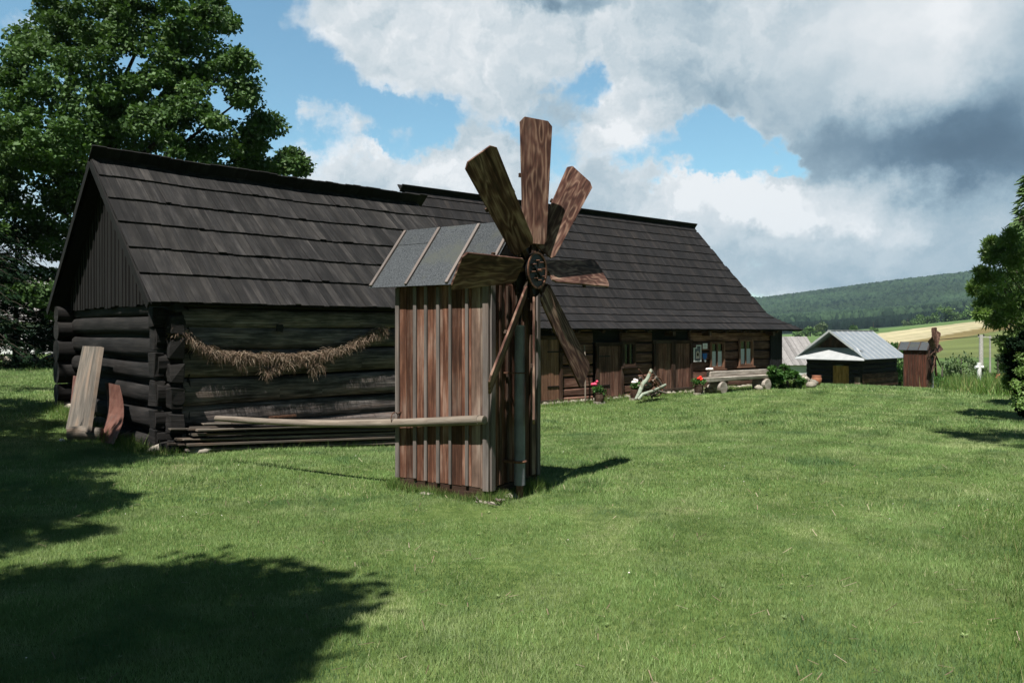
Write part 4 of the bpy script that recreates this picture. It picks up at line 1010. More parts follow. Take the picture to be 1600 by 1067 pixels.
scatter_stones('field_stone', [(P1(.5, -.2), .17, (1.5, .9, .45))], 'pale flat stone under the left end of the plank pile', 'stone', None)
s = MB(); q = P1(.22, -.02); s.tube([(q.x, q.y, -.05), (q.x, q.y, .13)], [.16, .15], 14, wob=.05); tag(s.build('corner_stump', M_tar), 'short dark stump supporting the near corner of the log barn', 'stump')

# leaning sheets at the gable
def leaning(name, quad, d_bot, d_top, th, m, label, cat, nplank=1, bend=0, xm=None):
    """quad px: bottom-left, bottom-right, top-right, top-left"""
    P = [pt(*quad[0], d_bot[0]), pt(*quad[1], d_bot[1]), pt(*quad[2], d_top[1]), pt(*quad[3], d_top[0])]
    s = MB(); n = 8; nrmv = (P[1] - P[0]).cross(P[3] - P[0]).normalized()
    if nrmv.y > 0: nrmv = -nrmv
    for k in range(nplank):
        u0 = k / nplank; u1 = (k + 1) / nplank - (.012 if nplank > 1 else 0)
        tone = (rnd.uniform(.4, .8), rnd.uniform(0, .9)); uo = rnd.random() * 9
        for i in range(n):
            t0, t1 = i / n, (i + 1) / n
            def pp(u, v, f): return P[0].lerp(P[1], u).lerp(P[3].lerp(P[2], u), v) + nrmv * (bend * math.sin(math.pi * v) * 1.0) + nrmv * f
            H = (P[3] - P[0]).length; Wd = (P[1] - P[0]).length
            A = [pp(u0, t0, th), pp(u1, t0, th), pp(u1, t1, th), pp(u0, t1, th)]; Bk = [pp(u0, t0, 0), pp(u1, t0, 0), pp(u1, t1, 0), pp(u0, t1, 0)]
            uv = [(uo + H * t0, Wd * u0), (uo + H * t0, Wd * u1), (uo + H * t1, Wd * u1), (uo + H * t1, Wd * u0)]
            s.quad(*A, tone=tone, uv=uv); s.quad(*reversed(Bk), tone=tone, uv=uv)
            s.quad(A[0], A[3], Bk[3], Bk[0], tone=tone, uv=[uv[0], uv[3], uv[3], uv[0]]); s.quad(Bk[1], Bk[2], A[2], A[1], tone=tone, uv=[uv[1], uv[2], uv[2], uv[1]])
            if i == n - 1: s.quad(A[3], A[2], Bk[2], Bk[3], tone=tone, uv=uv)
            if i == 0: s.quad(A[1], A[0], Bk[0], Bk[1], tone=tone, uv=uv)
    return tag(s.build(name, m), label, cat)
def dgab(px, off): # depth of the gable plane at a pixel column, moved off metres in front
    q = ray_plane(px, 600, P1(.12 - off, 0), D1); return q.y
leaning('leaning_door', [(108, 671), (143, 677), (163, 543), (134, 542)], (dgab(108, .55), dgab(143, .55)), (dgab(134, .10), dgab(163, .10)), .05, M_plank, 'pale weathered board door leaning against the gable end of the log barn', 'old door', 3)
leaning('rusty_sheet', [(151, 690), (178, 694), (187, 602), (164, 597)], (dgab(151, .42), dgab(178, .42)), (dgab(164, .08), dgab(187, .08)), .006, M_rust, 'bent reddish brown rusty metal sheet leaning right of the pale old door', 'metal sheet', 1, -.10)
leaning('rusty_strip', [(108, 662), (122, 664), (124, 588), (115, 587)], (dgab(108, .36), dgab(122, .36)), (dgab(115, .12), dgab(124, .12)), .006, M_rust, 'narrow rusty metal strip standing behind the left edge of the pale old door', 'metal strip', 1)
q = on_ground(124, 689); s = MB(); q2 = q + Vector((.28, .1, .02))
s.tube([q + Vector((-.17, 0, .09)), q + Vector((.0, .06, .10)), q2 + Vector((0, 0, .06))], [.10, .105, .085], 14, wob=.07); tag(s.build('split_log', M_plank, smooth=True), 'short split log lying under the foot of the pale old door', 'log')
q = on_ground(97, 690); scatter_stones('white_stone', [(q, .035, (1, 1, .8))], 'tiny white stone in the grass beside the split log', 'stone', None, M_wh)

# ------------------------------------------------------------------ leaves and trees
def leafcloud(centres, radii, counts, size, droop=.3, aspect=.6, hollow=.0):
    """rhombic leaves in ellipsoid clumps -> V, F"""
    Vs = []; n0 = 0
    C = np.repeat(np.asarray(centres, float), counts, axis=0); Rd = np.repeat(np.asarray(radii, float), counts, axis=0); n = len(C)
    d = nr.randn(n, 3); d /= np.linalg.norm(d, axis=1)[:, None]; r = nr.rand(n) ** (1 / 2.2); r = hollow + (1 - hollow) * r
    P = C + d * Rd * r[:, None]
    ax = nr.randn(n, 3); ax[:, 2] -= droop; ax += d * .5; ax /= np.linalg.norm(ax, axis=1)[:, None]
    up = nr.randn(n, 3) * .6 + np.array([0, 0, 1.0]); sdv = np.cross(ax, up); sdv /= (np.linalg.norm(sdv, axis=1)[:, None] + 1e-6)
    s = size * (.6 + .8 * nr.rand(n))[:, None]
    V = np.stack([P, P + ax * s * .5 + sdv * s * aspect * .5, P + ax * s, P + ax * s * .5 - sdv * s * aspect * .5], 1)
    return V.reshape(-1, 3), np.arange(n * 4).reshape(n, 4)
def branches(mb, base, tips, r0, tr=None):
    """limbs from a trunk line to clump centres"""
    base = Vector(base)
    for t_ in tips:
        t_ = Vector(t_); k = rnd.uniform(.25, .8); st = Vector((base.x, base.y, base.z + (t_.z - base.z) * rnd.uniform(.45, .75)))
        mid = st.lerp(t_, .55) + Vector((rnd.uniform(-.2, .2), rnd.uniform(-.2, .2), rnd.uniform(-.1, .25)))
        mb.tube([st, st.lerp(mid, .5), mid, t_], [r0 * .5, r0 * .38, r0 * .25, r0 * .08], 6, caps=False)
def tree(name, label, base, clumps, leafsize, nper, lm, bm, trunk_h, trunk_r, group=None, cat='tree', sub=None, aspect=.6, droop=.3, limb=.35, hollow=.15):
    """clumps: (centre, radii); every clump gets sub-clumps, leaves and a limb"""
    base = Vector(base); root = thing(name, label, cat, tuple(base), 0, group)
    cs = []; rs = []; cn = []
    for c, r in clumps:
        c = np.array(c, float); r = np.array(r if hasattr(r, '__len__') else (r, r, r), float)
        m = sub or 1
        for _ in range(m):
            d = nr.randn(3); d /= np.linalg.norm(d); k = nr.rand() ** (1 / 3) if m > 1 else 0
            if m > 1: k = .35 + .65 * k
            f = .42 if m > 1 else 1
            cs.append(c + d * r * k * .78); rs.append(r * f * np.array([1, 1, .62 if m > 1 else 1]) * (.7 + .6 * nr.rand())); cn.append(max(3, int(nper * (.6 + .8 * nr.rand()))))
    V, Fc = leafcloud(cs, rs, cn, leafsize, droop, aspect, hollow)
    # per-clump tint plus per-leaf variation
    ct = np.repeat(nr.rand(len(cs)), cn); tone = np.clip(.12 + .4 * ct + .4 * nr.rand(len(Fc)), 0, 1); tone = np.where(nr.rand(len(Fc)) < .06, 1., tone)
    crown = fastmesh('crown', V, Fc, tone, lm, origin=tuple(base)); crown.location = (0, 0, 0); crown.parent = root
    s = MB(); top = Vector((base.x + rnd.uniform(-.2, .2), base.y, base.z + trunk_h)); s.tube([base - Vector((0, 0, .2)), base.lerp(top, .3) + Vector((.05, 0, 0)), base.lerp(top, .7), top], [trunk_r * 1.25, trunk_r, trunk_r * .7, trunk_r * .25], 10, wob=.06)
    branches(s, base, [c for c, r in clumps], trunk_r * limb / .35 * .8)
    s.build('trunk', bm, root, smooth=True)
    return root
def pclump(px, py, r, d, dd=0, fl=1.0):
    """ellipsoid clump seen at a pixel with pixel radius r at depth d"""
    c = pt(px, py, d + dd); m = r / F * d; return (tuple(c), (m, m, m * fl))

# big linden behind the barn
d = 27.0; lc = []
for px, py, r in ((200, 110, 135), (110, 190, 115), (60, 110, 70), (300, 60, 75), (330, 140, 75), (250, 0, 90), (140, 30, 80), (290, 230, 85), (350, 235, 62), (385, 150, 42), (415, 195, 30), (400, 215, 34), (425, 262, 22), (462, 262, 20),
                  (455, 245, 17), (395, 262, 24), (180, 250, 100), (70, 290, 95), (110, 380, 80), (30, 220, 80), (20, 390, 80), (-40, 300, 110), (-60, 160, 100), (365, 95, 26), (240, 180, 90), (60, 470, 45), (40, 60, 30), (150, 330, 80), (345, 40, 30), (330, 15, 30)):
    lc.append(pclump(px, py, r, d, rnd.uniform(-2.0, 1.5)))
lb = pt(150, 560, 28.5)
def wsub(r): return r
def bigtree():
    root = thing('linden_tree', 'huge leafy green linden tree rising behind the log barn', 'tree', (lb.x, 28.2, gz1(lb.x, 28.2)))
    cs = []; rs = []; cn = []
    for c, r in lc:
        m = max(6, int(46 * (r[0] / 2.5) ** 2)); c = np.array(c)
        for _ in range(m):
            dv = nr.randn(3); dv /= np.linalg.norm(dv); dv[1] = -abs(dv[1]) if nr.rand() < .75 else dv[1]; k = (.30 + .70 * nr.rand() ** .5)
            q = .42 * (.6 + .8 * nr.rand()); cs.append(c + dv * (np.array(r) - q * .6).clip(.1) * k); rs.append((q * 1.25, q * 1.1, q * .6)); cn.append(int(230 * (.5 + nr.rand())))
    V, Fc = leafcloud(cs, rs, cn, .135, .5, .75, .1)
    ct = np.repeat(nr.rand(len(cs)), cn); tone = np.clip(.05 + .35 * ct + .42 * nr.rand(len(Fc)), 0, 1)
    P = V[::4]; silver = nr.rand(len(Fc)) < (.004 + .05 * np.clip((P[:, 0] + 13) / 5, 0, 1) * (nr.rand(len(Fc)) < .8)); tone = np.where(silver, 1, tone)
    print('linden leaves', len(Fc))
    cr = fastmesh('crown', V, Fc, tone, M_linden, origin=tuple(root.location)); cr.location = (0, 0, 0); cr.parent = root
    s = MB(); b0 = Vector(root.location); top = b0 + Vector((.4, 0, 10.5)); s.tube([b0 - Vector((0, 0, .3)), b0 + Vector((0, 0, 2)), b0 + Vector((.2, 0, 6)), top], [.55, .42, .3, .1], 12, wob=.08)
    branches(s, b0, [c for c, r in lc], .26); s.build('trunk', M_bark, root, smooth=True)
bigtree()

# spruces at the left edge
def spruce(label, base, H, Rb, n=26, lm=M_spruce, droop=.35, z0=.12, dens=1.0, group=None, top_lean=0, name='spruce_tree'):
    base = Vector(base); root = thing(name, label, 'tree', tuple(base), 0, group)
    s = MB(); s.tube([base - Vector((0, 0, .2)), base + Vector((0, 0, H * .5)), base + Vector((top_lean, 0, H))], [H * .018 + .03, H * .011, .01], 8); 
    Vs = []; T = []
    for k in range(n):
        f = z0 + (1 - z0) * k / n; zz = H * f; rr = Rb * (1 - f) ** .8 + .12; m = max(4, int(8 * (1 - f) + 4))
        for j in range(m):
            a = rnd.uniform(0, 6.283); L = rr * rnd.uniform(.75, 1.1); st = base + Vector((top_lean * f, 0, zz + rnd.uniform(-.1, .1)))
            dv = Vector((math.cos(a), math.sin(a), 0)); pts = [st + dv * (L * q) + Vector((0, 0, -droop * L * q * q + .08 * L * q)) for q in (0, .35, .7, 1)]
            s.tube(pts, [.02, .014, .009, .003], 4, caps=False)
            ns = int(44 * dens * L) + 8
            for _ in range(ns):
                q = rnd.uniform(.08, 1); i = min(int(q * 3), 2); c = pts[i].lerp(pts[i + 1], q * 3 - i); sd_ = dv.cross(Vector((0, 0, 1)))
                w = (1 - q) * .28 * L + .06; c = c + sd_ * rnd.uniform(-w, w) * .9 + Vector((0, 0, rnd.uniform(-.12, .02)))
                ax = (dv * rnd.uniform(.3, 1) + sd_ * rnd.uniform(-.8, .8) + Vector((0, 0, rnd.uniform(-.8, .0)))).normalized(); sz = rnd.uniform(.10, .2); ww = ax.cross(Vector((rnd.uniform(-1, 1), rnd.uniform(-1, 1), .5))).normalized() * sz * .16
                Vs.extend([c - ww, c + ww, c + ax * sz + ww * .3, c + ax * sz - ww * .3]); T.append(rnd.random())
    o = fastmesh('crown', np.array([tuple(v) for v in Vs]), np.arange(len(Vs)).reshape(-1, 4), np.array(T), lm, origin=tuple(base)); o.location = (0, 0, 0); o.parent = root
    s.build('trunk', M_bark, root)
    return root
for px, dd, H, Rb, lab in ((25, 26, 5.2, 2.3, 'dark spruce standing at the very left edge beside the lawn'), (98, 29, 3.6, 1.5, 'low dark spruce directly beside the gable of the log barn'), (-40, 24, 6.5, 2.4, 'tall dark spruce cut by the left picture edge')):
    x = (px - CX) / F * dd; spruce(lab, (x, dd, gz1(x, dd)), H, Rb, 17, z0=.16, dens=.62, group='spruces behind the barn')

# white house and grey roof behind the spruces
def simple_house(label, base, u, L, Wd, wall_h, roof_h, wm, rm, name='house', cat='house', over=.4, win=True):
    u = nrm(u); v = Vector((-u.y, u.x, 0)); base = Vector(base); Z = Vector((0, 0, 1)); root = thing(name, label, cat, tuple(base))
    s = MB()
    for c, X, Lx in ((base + u * L / 2, u, L), (base + u * L / 2 + v * Wd, u, L)): s.box(c + Z * wall_h / 2, X, Z, v, (Lx, wall_h, .2))
    for c in (base, base + u * L): s.prism([(0.1, 0), (Wd - .1, 0), (Wd - .1, wall_h - .01), (Wd / 2, wall_h + roof_h * .93), (.1, wall_h - .01)], c, v, Z, u, .2)
    w = s.build('wall', wm, root)
    if win:
        for q in (.25, .5, .75):
            g = MB(); g.box(base + u * L * q - v * .11 + Z * wall_h * .55, u, Z, v, (.9, 1.1, .04)); g.build('window', M_glass, root)
    for sg in (0, 1):
        s = MB(); e = base + v * (-over if sg == 0 else Wd + over) + Z * (wall_h - roof_h * over / (Wd / 2)); r_ = base + v * Wd / 2 + Z * (wall_h + roof_h)
        S = (r_ - e); SL = S.length; S.normalize(); N = u.cross(S); N = -N if N.z < 0 else N; a = -over
        while a < L + over: s.box(e + u * (a + .14) + S * SL / 2 + N * (.03 + .02 * (int(a / .28) % 2)), S, u, N, (SL, .27, .05)); a += .28
        s.build('roof', rm, root)
    return root
b = pt(-150, 570, 46); simple_house('white walled house with grey roof seen between the dark spruces at the left', (b.x, 46, gz1(b.x, 46)), (1, .12, 0), 12.0, 6.5, 2.2, 2.6, M_wall, M_grroof)
# low earth bank, bench and dark logs beyond the left lawn
q0 = on_ground(-30, 578)
b0 = pt(85, 580, 26)
root = thing('low_bench', 'low yellowish plank bench standing left of the log barn', 'bench', (b0.x, 26, gz1(b0.x, 26)))
s = MB(); z = gz1(b0.x, 26); s.box((b0.x + .25, 26, z + .30), (1, 0, 0), (0, 1, 0), (0, 0, 1), (.9, .3, .05)); s.build('seat', M_yel, root)
for k in (-.1, .6):
    s = MB(); s.box((b0.x + k, 26, z + .13), (0, 0, 1), (1, 0, 0), (0, 1, 0), (.29, .07, .25)); s.build('leg', M_yel, root)
s = MB(); p = pt(20, 573, 27); 
for k in range(40): s.stone((p.x - 1.5 + k * .085 + rnd.uniform(-.1, .1), 27 + rnd.uniform(-.3, .3), gz1(p.x, 27) + rnd.uniform(.02, .3)), rnd.uniform(.1, .2), (1.3, 1, .7))
tag(s.build('stone_heap', M_stone, smooth=True), 'long low heap of field stones under the left spruces', 'stone heap')
cl = []
for px in range(-60, 112, 13): cl.append(pclump(px, 575 + rnd.uniform(-6, 5), rnd.uniform(10, 15), 25, rnd.uniform(-.5, 1)))
bx = pt(30, 590, 25); tree('undergrowth_bush', 'dark low undergrowth bush under the spruces at the left', (bx.x, 25, gz1(bx.x, 25)), cl, .08, 260, M_spruce, M_bark, .3, .03, cat='bush')

# trees out of the frame on the left and right whose shade lies on the lawn
def poly_pts(poly, n):
    xs, ys = zip(*poly); out = []
    while len(out) < n:
        x = rnd.uniform(min(xs), max(xs)); y = rnd.uniform(min(ys), max(ys)); c = False; j = len(poly) - 1
        for i in range(len(poly)):
            if (poly[i][1] > y) != (poly[j][1] > y) and x < (poly[j][0] - poly[i][0]) * (y - poly[i][1]) / (poly[j][1] - poly[i][1]) + poly[i][0]: c = not c
            j = i
        if c: out.append((x, y))
    return out
def g2(px, py): v = on_ground(px, py); return (v.x, v.y)
def shade_tree(name, label, trunk, polys, z0, z1, lm, nleaf, lsize, cr, group=None, H=None):
    cl = []
    for poly, n in polys:
        gpoly = [g2(*p) if p[1] < 1200 else (p[0], p[1] - 5000) for p in poly]
        for (x, y) in poly_pts(gpoly, n):
            z = rnd.uniform(z0, z1); g = gz1(x, y); cl.append(((x - SH[0] * (z - g), y - SH[1] * (z - g), z), (cr * rnd.uniform(.7, 1.2), cr * rnd.uniform(.7, 1.2), cr * .5)))
    return tree(name, label, trunk, cl, lsize, nleaf, lm, M_bark, H or z0 + 1.5, .28, group, limb=.25)
def gw(x, y): return (x, y + 5000)       # a vertex given in ground metres
L1 = [g_ for g_ in ((0, 905), (90, 893), (170, 897), (330, 880), (400, 892), (440, 890), (480, 900), (560, 918), (590, 930), (570, 950), (590, 970), (530, 1000), (470, 1035), (410, 1060))]
shade_tree('ash_tree', 'broad leafy tree just behind the photographer on the left', (-6.2, -1.0, 0), [(L1 + [gw(-1.6, 2.9), gw(-3.2, 2.4), gw(-4.6, 3.4), gw(-4.8, 4.4)], 260)], 5.2, 8.5, M_linden, 70, .15, .38)
L2 = [(-160, 640), (-40, 622), (60, 628), (100, 634), (40, 643), (50, 655), (95, 663), (70, 676), (110, 690), (200, 698), (262, 712), (190, 722), (150, 738), (130, 760), (175, 778), (215, 795), (120, 800), (60, 812), (110, 822), (165, 833), (90, 850), (0, 868), (-160, 850)]
shade_tree('maple_tree', 'leafy maple just outside the left picture edge', (-10.2, 5.0, .2), [(L2, 480)], 5.6, 9.0, M_linden, 60, .15, .34)
shade_tree('apple_tree', 'leafy apple tree just outside the left edge nearer the barn', (-14.5, 11, .3), [([(-300, 606), (-100, 600), (80, 604), (112, 610), (60, 617), (-100, 617), (-300, 618)], 26)], 5, 7.5, M_linden, 60, .14, .35)
R1 = [(1488, 644), (1530, 642), (1562, 643), (1568, 657), (1545, 656), (1512, 648)]
R2 = [(1463, 672), (1490, 670), (1520, 676), (1560, 673), (1620, 680), (1700, 690), (1700, 705), (1600, 701), (1540, 693), (1500, 684)]
shade_tree('birch_tree', 'tall leafy tree just outside the right picture edge', (11.5, 8.5, 0), [(R2, 46)], 7.6, 9.2, M_willow, 90, .12, .3)
shade_tree('alder_tree', 'leafy alder outside the right edge beyond the birch', (14.5, 14.5, -.2), [(R1, 22)], 8.4, 10.0, M_willow, 90, .12, .3)

# right-hand trees
def cluster(lst, d, jit=.6): return [pclump(px, py, r, d, rnd.uniform(-jit, jit)) for px, py, r in lst]
rb_ = pt(1625, 650, 17.5)
tree('willow_tree', 'bushy light green willow cut by the right picture edge', (rb_.x, 17.5, gz1(rb_.x, 17.5)), cluster([(1560, 420, 26), (1545, 445, 24), (1528, 452, 15), (1540, 475, 20), (1575, 395, 24), (1590, 440, 34), (1565, 465, 26), (1600, 490, 40), (1545, 400, 14), (1640, 430, 50), (1640, 500, 60), (1580, 515, 26), (1555, 500, 14), (1600, 400, 26), (1532, 425, 10), (1630, 560, 50), (1588, 545, 22), (1582, 572, 18), (1590, 600, 20), (1600, 622, 18), (1578, 590, 10), (1548, 380, 10), (1560, 395, 14), (1575, 372, 14), (1590, 400, 20), (1580, 480, 24), (1570, 540, 14), (1522, 455, 9), (1535, 490, 10)], 17), .10, 105, M_willow, M_barkg, 2.6, .07, sub=11, aspect=.26, droop=-.1, hollow=0)
tb = pt(1640, 655, 16.3)
tree('yew_bush', 'dark dense evergreen bush at the foot of the right-hand willow', (tb.x, 16.3, gz1(tb.x, 16.3)), cluster([(1596, 535, 16), (1588, 562, 16), (1594, 590, 20), (1598, 618, 20), (1604, 545, 26), (1630, 560, 44), (1630, 610, 40), (1594, 640, 11), (1612, 645, 20)], 16.3, .3), .07, 600, M_spruce, M_bark, 1.5, .06, cat='bush', sub=4, droop=.0)
tree('hazel_shrub', 'bright green leaves of a small shrub in front of the dark evergreen bush', (tb.x - .2, 15.7, gz1(tb.x, 15.7)), cluster([(1586, 600, 10), (1594, 580, 10), (1597, 560, 9), (1602, 608, 13), (1592, 628, 10)], 15.6, .15), .055, 150, M_willow, M_barkg, 1.0, .02, cat='shrub')
lx = pt(1612, 640, 20); spruce('drooping larch rising above the willow at the right picture edge', (lx.x, 20, gz1(lx.x, 20)), 6.1, 1.25, 30, lm=M_larch, droop=.45, z0=.5, dens=1.2, name='larch_tree')

# ------------------------------------------------------------------ hut with the metal roof
def build_hut():
    c = Vector((18.7, 42.0, gz1(18.7, 42))); u = nrm((.75, .66, 0)); v = nrm((-.66, .75, 0)); Z = Vector((0, 0, 1)); z0 = c.z
    root = thing('log_hut', 'small dark log hut with bright sheet metal roof and yellow door', 'hut', tuple(c))
    W_, L_ = 2.92, 4.1
    P = lambda a, b, z: Vector((c.x, c.y, 0)) + v * a + u * b + Vector((0, 0, z0 + z))   # a along gable, b along side
    s = MB()
    for k in range(6):
        z = .08 + .27 * k; r = .135
        dr = .0
        for (p, q) in ((P(-.12, 0, z), P(.62, 0, z)), (P(1.52, 0, z), P(W_ + .12, 0, z))) if k < 5 else ((P(-.1, 0, z), P(W_ + .1, 0, z)),):
            s.tube([p, p.lerp(q, .5), q], r, 10, wob=.04)
        for b_ in ((0, 1)): s.tube([P(b_ * W_, -.12, z + .06), P(b_ * W_, L_ / 2, z + .06), P(b_ * W_, L_ + .12, z + .06)], r, 10, wob=.04)
        s.tube([P(-.1, L_, z), P(W_ + .1, L_, z)], r, 10)
    s.build('log_wall', M_tar, root, smooth=True)
    s = MB()
    for k in range(3): s.box(P(-.155, L_ / 2, .22 + .24 * k), u, Z, v, (L_ + .3, .225, .035))
    s.box(P(.12, -.16, .3), Z, v, u, (.7, .3, .03)); s.build('cladding_board', M_red, root)
    s = MB(); a = .66
    for k in range(5): s.box(P(.62 + .18 * k + .09, -.06, .62), Z, v, u, (1.2, .175, .04))
    d = s.build('door', M_yel, root, bevel=.004)
    s = MB()
    for a in (.56, 1.58): s.box(P(a, -.07, .66), Z, v, u, (1.3, .1, .08))
    s.build('door_frame', M_tar, root)
    s = MB()
    for a in np.arange(-.1, W_ + .2, .3): q = P(a, -.05, 0); s.stone((q.x, q.y, q.z), .12, (1.2, 1, .6))
    for a in np.arange(0, L_, .35): q = P(-.05, a, 0); s.stone((q.x, q.y, q.z), .12, (1.2, 1, .6))
    s.build('foundation_stone', M_stone, root, smooth=True)
    # roof
    ez = 1.60; rz = 3.12; o = .5; f = .62; half = W_ / 2 + o; sl = (rz - ez) / half
    rl, rr = -f, L_ + .45
    for sg in (-1, 1):
        mid = W_ / 2
        e0 = P(mid + sg * half, rl, ez); e1 = P(mid + sg * half, rr, ez); r0 = P(mid, rl, rz); r1 = P(mid, rr, rz)
        N = (e1 - e0).cross(r0 - e0).normalized(); N = -N if N.z < 0 else N
        s = MB(); S = (r0 - e0); SL = S.length; s.box((e0 + r1) / 2 + N * .01, S, u, N, (SL, (e1 - e0).length, .02), (.5, .5)); rf = s.build('roof', M_tin, root)
        for k in range(9):
            q = k / 8; s = MB(); p = e0.lerp(e1, q); s.box(p + S / 2 + N * .035, S, u, N, (SL, .035, .035), (.9, .5)); sm = s.build('roof_seam', M_tinw, None); sm.data.transform(root.matrix_world.inverted()); sm.parent = rf
    hz = 2.12; hh = (rz - hz) / sl
    s = MB(); mid = W_ / 2
    A = P(mid + half + .02, -f - .12, ez - .02); B_ = P(mid - half - .02, -f - .12, ez - .02); C_ = P(mid - hh - .02, -.05, hz + .08); D_ = P(mid + hh + .02, -.05, hz + .08)
    s.quad(A, B_, C_, D_); s.quad(*[q - Z * .03 for q in (D_, C_, B_, A)]); s.quad(B_, A, A - Z * .03, B_ - Z * .03); s.build('skirt_roof', M_tinw, root)
    s = MB(); e = -1.6
    while e < 1.6:
        w = .16; h0 = max(.02, rz - .08 - abs(e) * sl - hz); h1 = max(.02, rz - .08 - abs(e + w) * sl - hz)
        s.prism([(e, 0), (e + w - .006, 0), (e + w - .006, h1), (e, h0)], P(mid, -.02, hz - .06), v, Z, u, .03, 'V'); e += w
    s.build('gable_boards', M_brown, root)
    for sg in (-1, 1):
        s = MB(); s.beam(P(mid + sg * hh * 1.03, -f - .01, hz + .02), P(mid, -f - .01, rz - .0), .04, .10); s.build('bargeboard', M_tinw, root)
    s = MB(); s.beam(P(mid, rl - .02, rz + .03), P(mid, rr + .02, rz + .03), .16, .04); s.build('ridge_cap', M_tinw, root)
build_hut()
q = on_ground(1276, 601.5); root = thing('clay_pot', 'orange clay pot standing in the grass left of the yellow door', 'pot', tuple(q))
s = MB(); s.tube([q + Vector((0, 0, z)) for z in (0, .1, .25, .32)], [.11, .17, .19, .15], 14); s.build('body', M_orange, root, smooth=True)
s = MB(); s.tube([q + Vector((0, 0, z)) for z in (.32, .36)], [.17, .17], 14); s.build('rim', M_orange, root, smooth=True)
for k in range(16):
    px = rnd.uniform(1252, 1270); py = rnd.uniform(596, 606); q = on_ground(px, py); s = MB(); s.stone((q.x, q.y, q.z + .08 + .3 * rnd.random() * (px < 1264)), rnd.uniform(.1, .2), (1.2, 1, .8)); tag(s.build('rubble_stone', M_stone, smooth=True), 'pale rubble stone heaped between the green bush and the log hut', 'stone', 'rubble stones by the log hut')
# white walled house further down
hb = Vector((24.0 * .82, 58, -2.6)); 
b = pt(1205, 590, 60); simple_house('white walled building with grey roof behind the bush and the farmhouse end', (b.x, 60, -2.75), (1, .12, 0), 3.6, 5.0, 2.15, 1.9, M_wall, M_grroof, over=.35, win=False, name='white_house')

# ------------------------------------------------------------------ bench, pots, old plough, pole, bush in front of the house
def bench():
    Z = Vector((0, 0, 1)); b = -.45
    a0 = a_at(1101, b); a1 = a_at(1206, b); y0 = P2(a0, b).y
    zt = CH - (593 - HY) / F * y0; g = gz1(P2(a0, b).x, P2(a0, b).y); g1 = gz1(P2(a1, b).x, P2(a1, b).y)
    root = thing('log_bench', 'long pale split log bench standing before the farmhouse windows', 'bench', tuple(P2(a0, b, g)))
    s = MB(); s.box(P2((a0 + a1) / 2, b, g + .45), D2, B2, Z, (a1 - a0, .30, .12), (.35, .3), jit=.015); s.build('seat', M_white, root, bevel=.01)
    s = MB(); s.box(P2((a0 + a1) / 2 + .25, b + .18, g + .595), D2, Z, B2, (a1 - a0 - .3, .17, .15), (.8, .3), jit=.015); s.build('backrest', M_white, root, bevel=.02)
    for px in (1122, 1191):
        a = a_at(px, b); s = MB(); s.tube([P2(a, b - .22, g + .19), P2(a, b, g + .19), P2(a, b + .28, g + .19)], .185, 14, wob=.04, tone=(.7, .1)); s.build('leg', M_white, root, smooth=False)
    s = MB(); a = a_at(1108, b); s.tube([P2(a, b + .1, g + .10), P2(a + .5, b + .1, g + .10)], .09, 10); o = tag(s.build('short_log', M_plank), 'short log lying under the left end of the pale bench', 'log')
    for px in (1186,):
        q = P2(a_at(px, b - .2), b - .2); s = MB(); s.stone((q.x, q.y, gz1(q.x, q.y) + .07), .14, (1.2, 1, .7)); tag(s.build('bench_stone', M_stone, smooth=True), 'pale stone beside the right leg of the log bench', 'stone')
    s = MB(); 
    for k in range(5): s.stone(P2(a_at(1107, b + .1) + k * .06, b + .15, g + .76), .05, (1.3, 1, .7))
    tag(s.build('white_flowers', M_peach, smooth=True), 'row of small white blooms on top of the left bench end', 'flowers')
bench()
def pot(px, py, hpx, wpx, petal, label, b=-.25, pm=M_brown, fl=(0, 0)):
    a = a_at(px, b); p = P2(a, b); g = gz1(p.x, p.y); m = p.y / F; r = wpx * m / 2; h = hpx * m; p.z = g
    root = thing('flower_pot', label, 'flower pot', tuple(p), 0, 'flower tubs along the farmhouse wall')
    s = MB(); s.tube([p + Vector((0, 0, z)) for z in (.04, .08, h * .6, h)], [r * .8, r * .95, r * 1.05, r], 14, wob=.03); s.build('tub', pm, root)
    s = MB(); s.box(p + Vector((0, 0, .03)), D2, B2, Vector((0, 0, 1)), (r * 2, r * 1.6, .07)); s.build('stone_foot', M_stone, root)
    cs = [tuple(p + Vector((rnd.uniform(-r, r), rnd.uniform(-r, r), h + rnd.uniform(.03, .16)))) for _ in range(9)]
    V, Fc = leafcloud(cs, [(.09, .09, .08)] * 9, [40] * 9, .055, 0, .8); o = fastmesh('foliage', V, Fc, nr.rand(len(Fc)), M_bush); o.data.transform(root.matrix_world.inverted()); o.parent = root
    s = MB()
    for k in range(7): s.stone(p + Vector((fl[0] + rnd.uniform(-.07, .07), -.05 + rnd.uniform(-.05, .05), h + .22 + fl[1] + rnd.uniform(-.04, .05))), .045, (1, 1, .8))
    s.build('blossom', petal, root, smooth=True)
pot(936, 626, 15, 15, M_pink, 'round wooden tub with a pink geranium in front of the second door', fl=(-.12, .08))
pot(992, 622, 17, 14, M_peach, 'wooden tub with white flowers left of the broken implement', fl=(-.02, .02))
pot(1092, 610, 14, 14, M_red2, 'tub with a bright red geranium at the left end of the bench', b=-.42, fl=(.02, 0))
